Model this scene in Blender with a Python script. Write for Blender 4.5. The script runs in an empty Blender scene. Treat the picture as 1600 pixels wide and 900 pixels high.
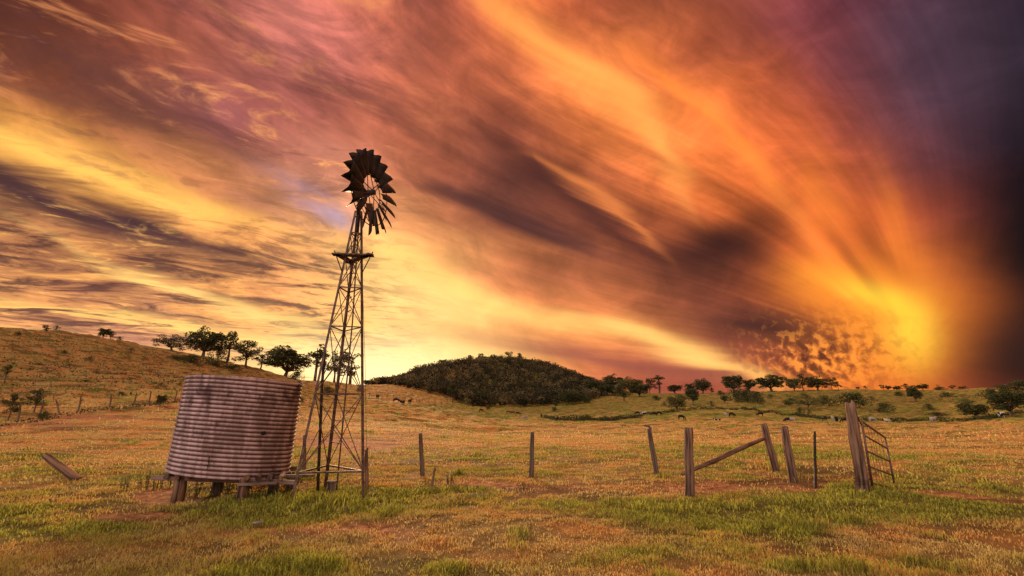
import bpy, bmesh, math, random
import numpy as np
from mathutils import Vector, Matrix

random.seed(7)
rng = np.random.default_rng(11)
scene = bpy.context.scene
COL = scene.collection
R = math.radians

# ------------------------------------------------------------------ camera
EYE = 1.63
F = 711.0                       # focal length in pixels of a 1600 wide frame (16 mm lens)
PITCH = math.atan(190.0 / F)
CP, SP = math.cos(PITCH), math.sin(PITCH)
cam_data = bpy.data.cameras.new('camera')
cam = bpy.data.objects.new('camera', cam_data)
COL.objects.link(cam)
cam.location = (0, 0, EYE)
cam.rotation_euler = (math.pi / 2 + PITCH, 0, 0)
cam_data.sensor_width = 36
cam_data.lens = 36 * F / 1600
cam_data.clip_start = 0.1
cam_data.clip_end = 8000
scene.camera = cam


def ray(px, py):
    X, Y = (px - 800) / F, (450 - py) / F
    return X, CP - Y * SP, SP + Y * CP          # y component is the forward one


def azel(px, py):
    x, y, z = ray(px, py)
    return math.degrees(math.atan2(x, y)), math.degrees(math.atan2(z, math.hypot(x, y)))


def at_depth(px, py, depth):
    """point on the ray of a pixel at a horizontal distance 'depth' straight ahead"""
    x, y, z = ray(px, py)
    k = depth / y
    return Vector((x * k, depth, EYE + z * k))


def srgb(r, g, b):
    f = lambda c: (c / 255 / 12.92) if c <= 10 else ((c / 255 + 0.055) / 1.055) ** 2.4
    return (f(r), f(g), f(b), 1.0)


scene.view_settings.view_transform = 'Standard'
scene.view_settings.look = 'None'
scene.view_settings.exposure = 0
scene.view_settings.gamma = 1
scene.view_settings.use_curve_mapping = False


# ------------------------------------------------------------------ node helpers
class G:
    """tiny expression builder for a node tree"""
    def __init__(self, tree):
        self.t = tree

    def new(self, kind, **kw):
        n = self.t.nodes.new(kind)
        for k, v in kw.items():
            setattr(n, k, v)
        return n

    def put(self, sock, v):
        if v is None:
            return
        if isinstance(v, bpy.types.NodeSocket):
            self.t.links.new(v, sock)
        else:
            sock.default_value = v

    def m(self, op, a, b=None, c=None, clamp=False):
        n = self.new('ShaderNodeMath', operation=op, use_clamp=clamp)
        self.put(n.inputs[0], a); self.put(n.inputs[1], b); self.put(n.inputs[2], c)
        return n.outputs[0]

    def add(self, a, b): return self.m('ADD', a, b)
    def sub(self, a, b): return self.m('SUBTRACT', a, b)
    def mul(self, a, b): return self.m('MULTIPLY', a, b)
    def div(self, a, b): return self.m('DIVIDE', a, b)
    def mad(self, a, b, c): return self.m('MULTIPLY_ADD', a, b, c)

    def smooth(self, v, lo, hi, o0=0.0, o1=1.0):
        n = self.new('ShaderNodeMapRange', interpolation_type='SMOOTHSTEP', clamp=True)
        self.put(n.inputs[0], v); self.put(n.inputs[1], lo); self.put(n.inputs[2], hi)
        self.put(n.inputs[3], o0); self.put(n.inputs[4], o1)
        return n.outputs[0]

    def vec(self, x, y, z=0.0):
        n = self.new('ShaderNodeCombineXYZ')
        self.put(n.inputs[0], x); self.put(n.inputs[1], y); self.put(n.inputs[2], z)
        return n.outputs[0]

    def noise(self, v, scale=1.0, detail=4.0, rough=0.55, dist=0.0):
        n = self.new('ShaderNodeTexNoise')
        n.noise_dimensions = '3D'
        self.put(n.inputs['Vector'], v)
        n.inputs['Scale'].default_value = scale
        n.inputs['Detail'].default_value = detail
        n.inputs['Roughness'].default_value = rough
        n.inputs['Distortion'].default_value = dist
        return n.outputs[0]

    def mix(self, f, a, b, kind='MIX'):
        n = self.new('ShaderNodeMix', data_type='RGBA', blend_type=kind)
        self.put(n.inputs[0], f); self.put(n.inputs[6], a); self.put(n.inputs[7], b)
        return n.outputs[2]

    def ramp(self, v, stops, interp='LINEAR'):
        n = self.new('ShaderNodeValToRGB')
        cr = n.color_ramp
        cr.interpolation = interp
        while len(cr.elements) > 1:
            cr.elements.remove(cr.elements[-1])
        cr.elements[0].position = stops[0][0]; cr.elements[0].color = stops[0][1]
        for p, c in stops[1:]:
            cr.elements.new(p).color = c
        self.put(n.inputs[0], v)
        return n.outputs[0]

    def curve(self, v, pts):
        n = self.new('ShaderNodeFloatCurve')
        c = n.mapping.curves[0]
        n.mapping.extend = 'HORIZONTAL'
        c.points[0].location = pts[0]; c.points[1].location = pts[-1]
        for p in pts[1:-1]:
            c.points.new(*p)
        for p in c.points:
            p.handle_type = 'AUTO'
        n.mapping.update()
        self.put(n.inputs[1], v)
        return n.outputs[0]


# ------------------------------------------------------------------ sky and daylight
SUN_AZ, SUN_EL = -16.0, 9.0
world = bpy.data.worlds.new('World')
scene.world = world
world.use_nodes = True
nt = world.node_tree
nt.nodes.clear()
g = G(nt)

SKY_T = [
 [(95,50,40),(110,55,45),(140,72,55),(165,85,70),(205,115,100),(215,120,105),(200,110,85),(185,95,75),(225,120,65),(190,95,60),(165,85,60),(150,80,62),(150,75,72),(135,65,80),(105,65,85),(80,58,80),(45,35,50)],
 [(110,60,45),(130,70,50),(150,80,60),(160,88,65),(150,80,70),(205,115,110),(205,112,88),(190,100,75),(205,110,68),(245,140,70),(200,100,60),(170,85,55),(150,72,58),(135,65,75),(108,70,85),(80,60,80),(42,36,50)],
 [(150,85,50),(150,82,55),(150,85,65),(160,90,78),(160,90,85),(180,98,88),(205,115,88),(190,102,72),(175,92,65),(225,120,62),(250,148,70),(235,120,60),(190,90,55),(150,72,62),(125,70,80),(85,62,85),(38,30,42)],
 [(250,185,85),(190,115,60),(150,90,70),(150,90,80),(155,88,78),(185,110,85),(190,105,78),(160,88,65),(125,66,52),(170,90,56),(235,125,65),(245,132,62),(228,110,54),(180,82,55),(128,65,70),(82,58,75),(26,22,32)],
 [(120,78,65),(235,160,75),(235,165,80),(210,135,75),(175,108,85),(205,145,130),(210,130,90),(165,88,65),(100,56,50),(130,68,50),(180,95,56),(215,110,55),(238,118,50),(230,112,52),(190,85,58),(98,50,62),(16,13,20)],
 [(205,140,78),(130,85,62),(145,95,68),(205,140,75),(240,168,88),(230,155,100),(245,170,105),(200,118,78),(160,86,62),(120,64,50),(130,66,45),(105,54,40),(150,74,42),(238,118,45),(235,112,45),(120,55,52),(14,10,14)],
 [(205,145,78),(195,130,68),(190,130,75),(205,145,78),(215,145,80),(240,170,90),(252,195,112),(252,185,105),(225,140,80),(200,115,68),(150,78,50),(115,60,45),(160,80,42),(245,140,42),(252,150,40),(190,85,45),(26,15,20)],
 [(235,170,80),(210,148,78),(180,122,85),(215,155,85),(250,190,90),(255,200,90),(255,212,112),(242,168,88),(240,158,88),(240,155,82),(225,135,70),(150,80,58),(130,68,46),(205,110,38),(250,170,48),(228,120,35),(45,24,25)],
 [(150,105,100),(165,115,110),(175,118,112),(205,135,90),(230,160,70),(250,190,80),(255,218,125),(255,225,140),(250,180,80),(205,110,65),(190,95,70),(170,85,68),(180,95,60),(225,125,50),(235,125,45),(185,80,50),(60,32,35)],
]
SKY_Y = [0, 75, 150, 225, 300, 375, 450, 525, 590]


def table(px, py):
    fx = min(max(px / 100, 0), 16); fy = float(np.interp(py, SKY_Y, range(9)))
    i, j = min(int(fx), 15), min(int(fy), 7)
    u, v = fx - i, fy - j
    c = lambda a, b: np.array(srgb(*SKY_T[b][a])[:3])
    return ((c(i, j) * (1 - u) + c(i + 1, j) * u) * (1 - v) + (c(i, j + 1) * (1 - u) + c(i + 1, j + 1) * u) * v)


def project_dir(az, el):
    x = math.sin(R(az)) * math.cos(R(el)); y = math.cos(R(az)) * math.cos(R(el)); z = math.sin(R(el))
    d = y * CP + z * SP
    if d < 0.05:
        return None
    return 800 + F * x / d, 450 - F * (z * CP - y * SP) / d


REAR_FILL = np.array([1.60, 1.14, 0.86])  # unseen sky behind the camera, set bright as added fill light
dirv = g.new('ShaderNodeTexCoord').outputs['Generated']
sx = g.new('ShaderNodeSeparateXYZ')
g.put(sx.inputs[0], dirv)
X, Y, Z = sx.outputs
hor = g.m('SQRT', g.add(g.mul(X, X), g.mul(Y, Y)))
az = g.mul(g.m('ARCTAN2', X, Y), 57.29578)
el = g.mul(g.m('ARCTAN2', Z, hor), 57.29578)
ca, ce = azel(1425, 560)
dx = g.sub(ca, az)
de = g.sub(el, ce)
rr = g.m('SQRT', g.add(g.add(g.mul(dx, dx), g.mul(de, de)), 1.0))
th = g.mul(g.m('ARCTAN2', de, dx), 57.29578)
cv = g.smooth(th, 5.0, 50.0, -0.12, 0.75)
thc = g.add(th, g.mul(cv, rr))
low = g.noise(g.vec(g.mul(thc, 0.055), g.mul(rr, 0.022), 3.1), 1.0, 3.0, 0.5)
fine = g.noise(g.vec(g.mul(thc, 0.20), g.mul(rr, 0.035), 7.7), 1.0, 4.0, 0.55)
turb = g.noise(g.vec(g.mul(az, 0.10), g.mul(el, 0.16), 1.3), 1.0, 5.0, 0.55)
# clouds seen as a level sheet, for the mackerel texture on the left
iz = g.div(1.0, g.add(g.m('MAXIMUM', Z, 0.0), 0.06))
qx, qy = g.mul(X, iz), g.mul(Y, iz)
ang = R(28)
ux = g.add(g.mul(qx, math.cos(ang)), g.mul(qy, math.sin(ang)))
uy = g.sub(g.mul(qy, math.cos(ang)), g.mul(qx, math.sin(ang)))
sheet = g.noise(g.vec(g.mul(ux, 1.7), g.mul(uy, 3.0), 5.0), 1.0, 8.0, 0.66, 0.6)
sheet2 = g.noise(g.vec(g.mul(ux, 3.6), g.mul(uy, 6.0), 9.0), 1.0, 6.0, 0.62, 0.9)
disp = g.mul(g.sub(low, 0.5), g.smooth(rr, 2.0, 30.0, 0.0, 8.0))
disp = g.add(disp, g.mul(g.sub(fine, 0.5), g.smooth(rr, 2.0, 30.0, 0.5, 3.5)))
leftm = g.smooth(az, -4.0, -24.0)
tw = g.mad(leftm, 4.0, 2.0)
disp = g.mul(disp, g.smooth(az, ca - 2.0, ca + 14.0, 1.0, 0.3))
A = g.add(az, g.add(g.div(g.mul(disp, de), rr), g.mul(g.sub(turb, 0.5), tw)))
E = g.add(el, g.add(g.div(g.mul(disp, dx), rr), g.mul(g.mul(g.sub(sheet, 0.5), leftm), g.smooth(el, 12.0, 20.0, 4.5, 2.0))))

AZS = list(range(-60, 61, 5))
ELS = [2, 5, 9, 13, 18, 23, 28, 34, 40, 47]
T = g.m('DIVIDE', g.add(A, 180.0), 360.0)
col = None
for k, e in enumerate(ELS):
    stops = []
    for a in AZS:
        p = project_dir(a, e)
        c = table(*p)
        stops.append(((a + 180) / 360, tuple(c) + (1,)))
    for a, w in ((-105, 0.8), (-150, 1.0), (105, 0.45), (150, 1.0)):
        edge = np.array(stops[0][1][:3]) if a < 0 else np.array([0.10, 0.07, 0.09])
        rear = REAR_FILL * (1.9 if a < 0 else 0.5)          # added side light: unseen rear sky made brighter on the left
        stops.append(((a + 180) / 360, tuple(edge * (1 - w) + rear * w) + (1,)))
    stops.sort(key=lambda s: s[0])
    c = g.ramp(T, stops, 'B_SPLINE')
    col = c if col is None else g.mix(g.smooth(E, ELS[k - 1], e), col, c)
col = g.mix(g.smooth(E, 50.0, 75.0), col, (0.85, 0.50, 0.42, 1))
tf = g.div(g.add(A, 60.0), 120.0)
# long filaments drawn out of the glow
fil = g.noise(g.vec(g.mul(thc, 0.42), g.mul(rr, 0.05), 4.4), 1.0, 4.0, 0.6)
gn = g.add(g.mul(g.sub(fil, 0.5), g.smooth(az, -15.0, 15.0, 0.25, 0.5)), g.mul(g.sub(fine, 0.5), 0.9))
gn = g.add(gn, g.mul(g.sub(low, 0.5), 0.5))
bill = g.noise(g.vec(g.mul(az, 0.13), g.mul(g.add(el, g.mul(az, .25)), 0.2), 12.0), 1.0, 7.0, 0.6, 0.5)
gn = g.add(gn, g.mul(g.sub(bill, 0.5), 1.5))
gn = g.add(gn, g.mul(g.sub(sheet, 0.5), g.mul(leftm, 0.7)))
gn = g.mul(gn, g.smooth(rr, 3.0, 22.0, 0.12, 1.0))
gain = g.m('POWER', 2.0, gn)
vm = g.new('ShaderNodeVectorMath', operation='SCALE')
g.put(vm.inputs[0], col); g.put(vm.inputs['Scale'], gain)
col = vm.outputs[0]


def band(col, colour, pts, soft=1.0):
    """a streak of cloud following a line through the sky: (px, py, half width, strength)"""
    c1, c2, c3 = [], [], []
    for px, py, w, s in pts:
        a, e = azel(px, py)
        e2 = azel(px, py - w)[1]
        t = (a + 60) / 120
        c1.append((t, e / 60)); c2.append((t, (e2 - e) / 10)); c3.append((t, s))
    ctr = g.mul(g.curve(tf, c1), 60.0)
    wid = g.mul(g.curve(tf, c2), 10.0)
    amp = g.curve(tf, c3)
    d = g.div(g.sub(E, ctr), wid)
    f = g.mul(g.m('EXPONENT', g.mul(g.mul(d, d), -0.8)), amp)
    f = g.mul(f, g.mul(g.smooth(tf, c3[0][0] - 0.04, c3[0][0]), g.smooth(tf, c3[-1][0] + 0.02, c3[-1][0])))
    return g.mix(f, col, srgb(*colour))


def blob(col, colour, px, py, rx, ry, s, rot=0.0, gain=None):
    a, e = azel(px, py)
    wa = abs(azel(px + rx, py)[0] - azel(px - rx, py)[0]) / 2
    we = abs(azel(px, py + ry)[1] - azel(px, py - ry)[1]) / 2
    da, dd = g.sub(A, a), g.sub(E, e)
    c, s_ = math.cos(R(rot)), math.sin(R(rot))
    p = g.div(g.add(g.mul(da, c), g.mul(dd, s_)), wa)
    q = g.div(g.sub(g.mul(dd, c), g.mul(da, s_)), we)
    f = g.mul(g.m('EXPONENT', g.mul(g.add(g.mul(p, p), g.mul(q, q)), -0.8)), s)
    if gain is not None:
        f = g.m('MULTIPLY', f, gain, clamp=True)
    if colour is None:
        return f
    return g.mix(f, col, colour if isinstance(colour, bpy.types.NodeSocket) else srgb(*colour))


col = blob(col, (232, 140, 128), 440, 30, 90, 80, .55)
col = blob(col, (190, 108, 115), 345, 180, 60, 45, .5)
col = band(col, (255, 194, 92), [(-150,190,30,1),(0,228,30,1),(100,258,28,1),(200,288,23,1),(300,318,18,.9),(400,352,14,.5),(520,395,16,.1)])
col = band(col, (88, 56, 60), [(-150,250,18,.8),(0,293,17,.95),(100,328,15,.95),(200,352,17,.95),(300,372,15,.85),(400,400,12,.4),(520,430,10,0)])
col = blob(col, (255, 226, 130), 590, 575, 130, 42, .9)
col = blob(col, (255, 214, 120), 640, 470, 120, 60, .45, -25)
col = band(col, (255, 202, 108), [(560,385,20,0),(610,402,30,.8),(700,440,24,.85),(800,482,17,.7),(900,503,17,.7),(980,515,18,.9),(1060,545,20,.95),(1150,578,18,.8),(1230,605,12,0)])
col = band(col, (165, 90, 72), [(700,520,10,0),(800,538,12,.6),(900,556,16,.85),(1000,572,18,.9),(1100,590,14,.8),(1180,600,8,0)])
col = band(col, (96, 50, 44), [(680,215,14,0),(770,225,20,.5),(830,262,20,.75),(890,300,20,.8),(950,345,24,.75),(1010,395,20,.4),(1050,430,14,0)])
col = band(col, (85, 48, 50), [(640,290,10,0),(740,318,18,.8),(800,345,20,.8),(870,375,18,.7),(950,410,14,.2),(1000,430,10,0)])
col = band(col, (222, 128, 68), [(830,240,8,0),(880,272,10,.7),(940,295,12,.85),(990,330,14,.8),(1030,380,16,.4),(1060,420,10,0)])
col = band(col, (255, 165, 82), [(700,-60,30,.3),(800,20,30,.7),(870,75,30,.9),(950,128,30,.95),(1010,180,34,.8),(1060,250,36,.5),(1110,330,30,0)])
col = band(col, (252, 138, 60), [(960,60,20,0),(1030,108,20,.6),(1110,165,26,.9),(1180,240,34,.9),(1250,330,38,.85),(1300,400,34,.5),(1340,450,24,0)])
col = blob(col, (66, 32, 24), 1140, 372, 110, 42, .75, 20)
col = blob(col, (80, 42, 38), 1190, 512, 90, 20, .85, -12)
col = blob(col, (130, 60, 30), 1370, 385, 18, 60, .7, 20)
col = blob(col, (255, 160, 48), 1300, 440, 60, 30, .7, -30)
col = blob(col, (250, 150, 46), 1405, 500, 80, 80, .4)
col = blob(col, (250, 205, 60), 1425, 518, 36, 46, 1.0)
col = blob(col, (250, 225, 60), 1370, 465, 55, 18, .8, -40)
col = blob(col, (250, 138, 48), 1398, 360, 24, 80, .45, 0)
col = blob(col, (252, 140, 50), 1300, 330, 24, 80, .5, 12)
col = blob(col, (120, 54, 34), 1335, 400, 14, 70, .45, 14)
col = blob(col, (86, 66, 84), 1480, 110, 120, 120, .5)
col = blob(col, (12, 8, 12), 1690, 400, 145, 180, 1.0)
col = blob(col, (38, 22, 28), 1600, 560, 110, 60, .8)
# the wispy light picking out the edges of the clouds on the left
wis = g.smooth(sheet, 0.50, 0.70)
wis2 = g.smooth(sheet2, 0.52, 0.70)
lowL = g.mul(leftm, g.smooth(el, 23.0, 15.0))
fadeh = g.smooth(el, 3.0, 6.5)
col = g.mix(g.mul(g.mul(wis, g.mul(lowL, fadeh)), 0.6), col, srgb(255, 190, 84))
col = g.mix(g.mul(g.mul(wis2, g.mul(lowL, fadeh)), 0.7), col, srgb(255, 196, 95))
col = g.mix(g.mul(g.mul(g.smooth(sheet, 0.51, 0.38), lowL), 0.8), col, srgb(92, 56, 52))
upL = g.mul(g.mul(leftm, g.smooth(el, 17.0, 22.0)), g.smooth(g.sub(el, g.mul(az, -0.55)), -22.0, 6.0))
col = g.mix(g.mul(g.mul(g.smooth(sheet2, .48, .36), lowL), 0.5), col, srgb(110, 66, 55))
col = g.mix(g.mul(g.mul(g.smooth(sheet2, .48, .36), upL), 0.3), col, srgb(112, 66, 60))
col = g.mix(g.mul(g.mul(wis2, upL), 0.6), col, srgb(232, 150, 95))
col = g.mix(g.mul(g.mul(g.smooth(sheet, 0.52, 0.38), upL), 0.45), col, srgb(112, 66, 66))
spark = blob(None, None, 470, 270, 170, 45, 1.0, -22)
col = g.mix(g.mul(g.mul(g.smooth(sheet2, 0.55, 0.68), spark), 0.8), col, srgb(252, 175, 100))
col = blob(col, (185, 140, 160), 480, 322, 60, 18, .7, -18, g.smooth(sheet2, 0.60, 0.42, 0.2, 1.0))
col = blob(col, (185, 160, 190), 512, 345, 22, 12, .8, -15)
for py, wpx, s in ((478, 7, .9), (520, 6, .6)):
    col = band(col, (255, 214, 100), [(-100,py-20,wpx,s),(0,py-4,wpx,s),(150,py+16,wpx,s*.8),(300,py+32,wpx,s),(420,py+50,wpx,s),(520,py+62,wpx,0)])
col = band(col, (255, 215, 108), [(-50,320,9,.1),(60,360,9,.2),(170,418,9,.35),(260,440,8,.9),(340,462,8,.7),(420,490,10,.8),(500,512,8,0)])
col = blob(col, (255, 238, 160), 600, 572, 150, 40, .9)
col = blob(col, (255, 222, 130), 655, 455, 110, 40, .45, -25)
# rippled underside of the storm cloud near the glow
mam = g.noise(g.vec(g.mul(az, 1.15), g.mul(g.add(el, g.mul(az, .15)), 1.0), 2.0), 1.0, 3.0, 0.55, 0.3)
mm = blob(None, None, 1275, 560, 90, 46, 1.0)
col = g.mix(g.m('MULTIPLY', g.smooth(mam, 0.56, 0.36), mm, clamp=True), col, srgb(112, 58, 34))
col = g.mix(g.m('MULTIPLY', g.mul(g.smooth(mam, 0.50, 0.62), mm), 0.7, clamp=True), col, srgb(255, 165, 60))
vm = g.new('ShaderNodeVectorMath', operation='SCALE')
g.put(vm.inputs[0], col); g.put(vm.inputs['Scale'], g.m('POWER', 2.0, g.mul(gn, 0.3)))
col = vm.outputs[0]
sc3 = g.new('ShaderNodeSeparateColor'); g.put(sc3.inputs[0], col)
lum = g.add(g.add(g.mul(sc3.outputs[0], .5), g.mul(sc3.outputs[1], .4)), g.mul(sc3.outputs[2], .1))
ctr_ = g.m('POWER', g.m('MAXIMUM', g.div(lum, 0.28), 0.001), 0.25)      # contrast boost on the sky colour: dark parts darker, bright parts brighter
vm = g.new('ShaderNodeVectorMath', operation='SCALE')
g.put(vm.inputs[0], col); g.put(vm.inputs['Scale'], g.mul(ctr_, 1.0))
tint = g.new('ShaderNodeVectorMath', operation='MULTIPLY')
g.put(tint.inputs[0], vm.outputs[0]); g.put(tint.inputs[1], g.vec(1.05, g.smooth(el, 10.0, 26.0, 0.93, 0.99), g.smooth(el, 24.0, 8.0, 0.90, g.smooth(az, -30.0, 5.0, 1.22, 0.92))))
col = tint.outputs[0]
sky = g.new('ShaderNodeTexSky', sky_type='NISHITA')
sky.sun_disc = False
sky.sun_elevation = R(SUN_EL)
sky.sun_rotation = R(SUN_AZ)
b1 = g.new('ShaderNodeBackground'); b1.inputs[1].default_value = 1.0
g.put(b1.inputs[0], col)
b2 = g.new('ShaderNodeBackground'); b2.inputs[1].default_value = 0.05
g.put(b2.inputs[0], sky.outputs[0])
# the cloud deck hides nearly all of the clear sky above it
ms = g.new('ShaderNodeMixShader'); ms.inputs[0].default_value = 0.96
g.put(ms.inputs[1], b2.outputs[0]); g.put(ms.inputs[2], b1.outputs[0])
out = g.new('ShaderNodeOutputWorld')
g.put(out.inputs[0], ms.outputs[0])
world.cycles.sampling_method = 'MANUAL'
world.cycles.sample_map_resolution = 512

sun_data = bpy.data.lights.new('sun', 'SUN')
sun_data.energy = 4.2
sun_data.angle = R(7)
sun_data.color = (1.0, 0.62, 0.32)
sun = bpy.data.objects.new('sun', sun_data)
COL.objects.link(sun)
d = Vector((math.sin(R(SUN_AZ)) * math.cos(R(SUN_EL)), math.cos(R(SUN_AZ)) * math.cos(R(SUN_EL)), math.sin(R(SUN_EL))))
sun.rotation_euler = d.to_track_quat('Z', 'Y').to_euler()
sun.location = (0, 0, 30)

# ------------------------------------------------------------------ object helpers
def tag(o, label=None, cat=None, group=None, kind=None):
    if label: o['label'] = label
    if cat: o['category'] = cat
    if group: o['group'] = group
    if kind: o['kind'] = kind
    return o


def empty(name, loc=(0, 0, 0), rz=0.0, label=None, cat=None, group=None):
    o = bpy.data.objects.new(name, None)
    COL.objects.link(o)
    o.location = loc
    o.rotation_euler = (0, 0, rz)
    o.empty_display_size = 0.2
    return tag(o, label, cat, group)


def mesh_np(name, V, faces, mat=None, parent=None, smooth=False, attrs=None):
    """faces: list of (n,k) index arrays"""
    me = bpy.data.meshes.new(name)
    V = np.asarray(V, dtype=np.float32)
    me.vertices.add(len(V)); me.vertices.foreach_set('co', V.ravel())
    loops = np.concatenate([f.ravel() for f in faces]).astype(np.int32)
    sizes = np.concatenate([np.full(len(f), f.shape[1]) for f in faces]).astype(np.int32)
    starts = np.concatenate([[0], np.cumsum(sizes)[:-1]]).astype(np.int32)
    me.loops.add(len(loops)); me.loops.foreach_set('vertex_index', loops)
    me.polygons.add(len(sizes)); me.polygons.foreach_set('loop_start', starts)
    me.polygons.foreach_set('loop_total', sizes)
    if smooth:
        me.polygons.foreach_set('use_smooth', np.ones(len(sizes), dtype=bool))
    me.update(calc_edges=True)
    for an, dat in (attrs or {}).items():
        a = me.attributes.new(an, 'FLOAT_COLOR', 'POINT')
        a.data.foreach_set('color', np.asarray(dat, dtype=np.float32).ravel())
    if mat: me.materials.append(mat)
    o = bpy.data.objects.new(name, me)
    COL.objects.link(o)
    if parent: o.parent = parent
    return o


class MB:
    """collects shapes that belong to ONE part"""
    def __init__(self):
        self.bm = bmesh.new()

    def tube(self, pts, radii, n=8, caps=True, jitter=0.0, squash=None):
        pts = [Vector(p) for p in pts]
        if not hasattr(radii, '__len__'): radii = [radii] * len(pts)
        rings = []
        up = Vector((0, 0, 1)) if abs((pts[-1] - pts[0]).normalized().z) < 0.9 else Vector((1, 0, 0))
        for i, p in enumerate(pts):
            t = (pts[min(i + 1, len(pts) - 1)] - pts[max(i - 1, 0)]).normalized()
            a = t.cross(up).normalized(); b = a.cross(t).normalized()
            ring = []
            for k in range(n):
                w = 2 * math.pi * k / n
                r = radii[i] * (1 + random.uniform(-jitter, jitter))
                ring.append(self.bm.verts.new(p + a * math.cos(w) * r + b * math.sin(w) * r * (squash or 1)))
            rings.append(ring)
        for r0, r1 in zip(rings, rings[1:]):
            for k in range(n):
                self.bm.faces.new((r0[k], r0[(k + 1) % n], r1[(k + 1) % n], r1[k]))
        if caps:
            self.bm.faces.new(rings[0][::-1]); self.bm.faces.new(rings[-1])
        return self

    def box(self, c, size, rot=None, taper=None):
        m = rot.to_4x4() if rot else Matrix.Identity(4)
        m = Matrix.Translation(c) @ m
        vs = []
        for sx_ in (-.5, .5):
            for sy_ in (-.5, .5):
                for sz_ in (-.5, .5):
                    vs.append(self.bm.verts.new(m @ Vector((sx_ * size[0], sy_ * size[1], sz_ * size[2]))))
        for f in ((0,1,3,2),(4,6,7,5),(0,4,5,1),(2,3,7,6),(0,2,6,4),(1,5,7,3)):
            self.bm.faces.new([vs[i] for i in f])
        return self

    def beam(self, a, b, w, h, up=Vector((0, 0, 1))):
        a, b = Vector(a), Vector(b)
        t = (b - a).normalized()
        s = t.cross(up).normalized(); u = s.cross(t).normalized()
        rot = Matrix((t, s, u)).transposed()
        return self.box((a + b) / 2, ((b - a).length, w, h), rot)

    def build(self, name, mat, parent=None, smooth=False, bevel=0.0):
        if bevel:
            bmesh.ops.bevel(self.bm, geom=list(self.bm.edges), offset=bevel, segments=1, affect='EDGES')
        bmesh.ops.recalc_face_normals(self.bm, faces=list(self.bm.faces))
        me = bpy.data.meshes.new(name)
        self.bm.to_mesh(me); self.bm.free()
        if smooth:
            for p in me.polygons: p.use_smooth = True
        me.materials.append(mat)
        o = bpy.data.objects.new(name, me)
        COL.objects.link(o)
        if parent:
            o.parent = parent
        return o


# ------------------------------------------------------------------ numpy noise
_perm = rng.permutation(512)


def vnoise(x, y, seed=0):
    x = np.asarray(x, dtype=np.float64) + seed * 17.3; y = np.asarray(y, dtype=np.float64) + seed * 9.1
    xi, yi = np.floor(x).astype(int), np.floor(y).astype(int)
    u, v = x - xi, y - yi
    u = u * u * (3 - 2 * u); v = v * v * (3 - 2 * v)
    h = lambda a, b: _perm[(_perm[a & 511] + b) & 511] / 511.0
    return ((h(xi, yi) * (1 - u) + h(xi + 1, yi) * u) * (1 - v) + (h(xi, yi + 1) * (1 - u) + h(xi + 1, yi + 1) * u) * v)


def fbm(x, y, n=4, seed=0):
    s = 0; a = 0.5
    for k in range(n):
        s = s + a * vnoise(x * 2 ** k, y * 2 ** k, seed + k); a *= 0.5
    return s / (1 - 0.5 ** n)


# ------------------------------------------------------------------ terrain
# for each bearing: how high the land stands at growing distances (read as bearing column, distance, line in the view)
PROFILE = [
 (-260, [(45,655),(75,600),(105,520),(120,505)]),
 (-100, [(43,662),(75,590),(108,500)]),
 (0,   [(42,664),(75,594),(108,503)]),
 (100, [(44,646),(78,585),(112,513)]),
 (200, [(46,634),(82,584),(116,532)]),
 (300, [(50,624),(85,590),(120,551)]),
 (400, [(56,628),(90,602),(125,572)]),
 (500, [(60,640),(95,620),(140,593)]),
 (600, [(60,645),(95,622),(150,600),(175,598),(230,602)]),
 (660, [(60,650),(95,634),(150,617),(175,610),(250,577)]),
 (710, [(45,672),(66,656),(100,642),(150,631),(180,620),(280,566)]),
 (770, [(42,678),(60,665),(80,657),(110,647),(165,635),(190,625),(300,560)]),
 (850, [(42,680),(62,667),(82,658),(110,650),(165,634),(190,624),(300,568)]),
 (905, [(42,680),(62,668),(82,658),(105,650),(165,633),(190,622),(290,590)]),
 (950, [(42,680),(60,668),(82,659),(98,652),(150,632),(175,622),(280,603)]),
 (1050,[(42,680),(60,668),(80,656),(97,644),(120,634),(160,622),(200,614)]),
 (1150,[(42,680),(60,668),(80,656),(100,641),(120,632),(160,620),(200,613)]),
 (1250,[(42,680),(60,670),(80,659),(98,649),(120,636),(150,625),(200,608)]),
 (1350,[(42,680),(60,671),(80,661),(95,655),(120,643),(150,630),(200,606)]),
 (1450,[(42,680),(60,671),(80,663),(92,659),(120,648),(150,635),(200,608)]),
 (1600,[(42,678),(60,667),(75,659),(88,650),(110,638),(140,625),(190,602)]),
 (1750,[(42,678),(60,667),(75,659),(88,650),(110,630),(180,588)]),
]


def stretch(px, d):
    """the open country to the right of the near ridge runs farther back"""
    k = float(np.interp(px, [380, 640], [1.1, 1.65]))
    return d * (1 + (k - 1) * min(max((d - 45) / 30, 0), 1))


RG = np.concatenate([[0.0], np.geomspace(1.0, 5000.0, 420)])
AG = np.linspace(-180, 180, 721)


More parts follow.
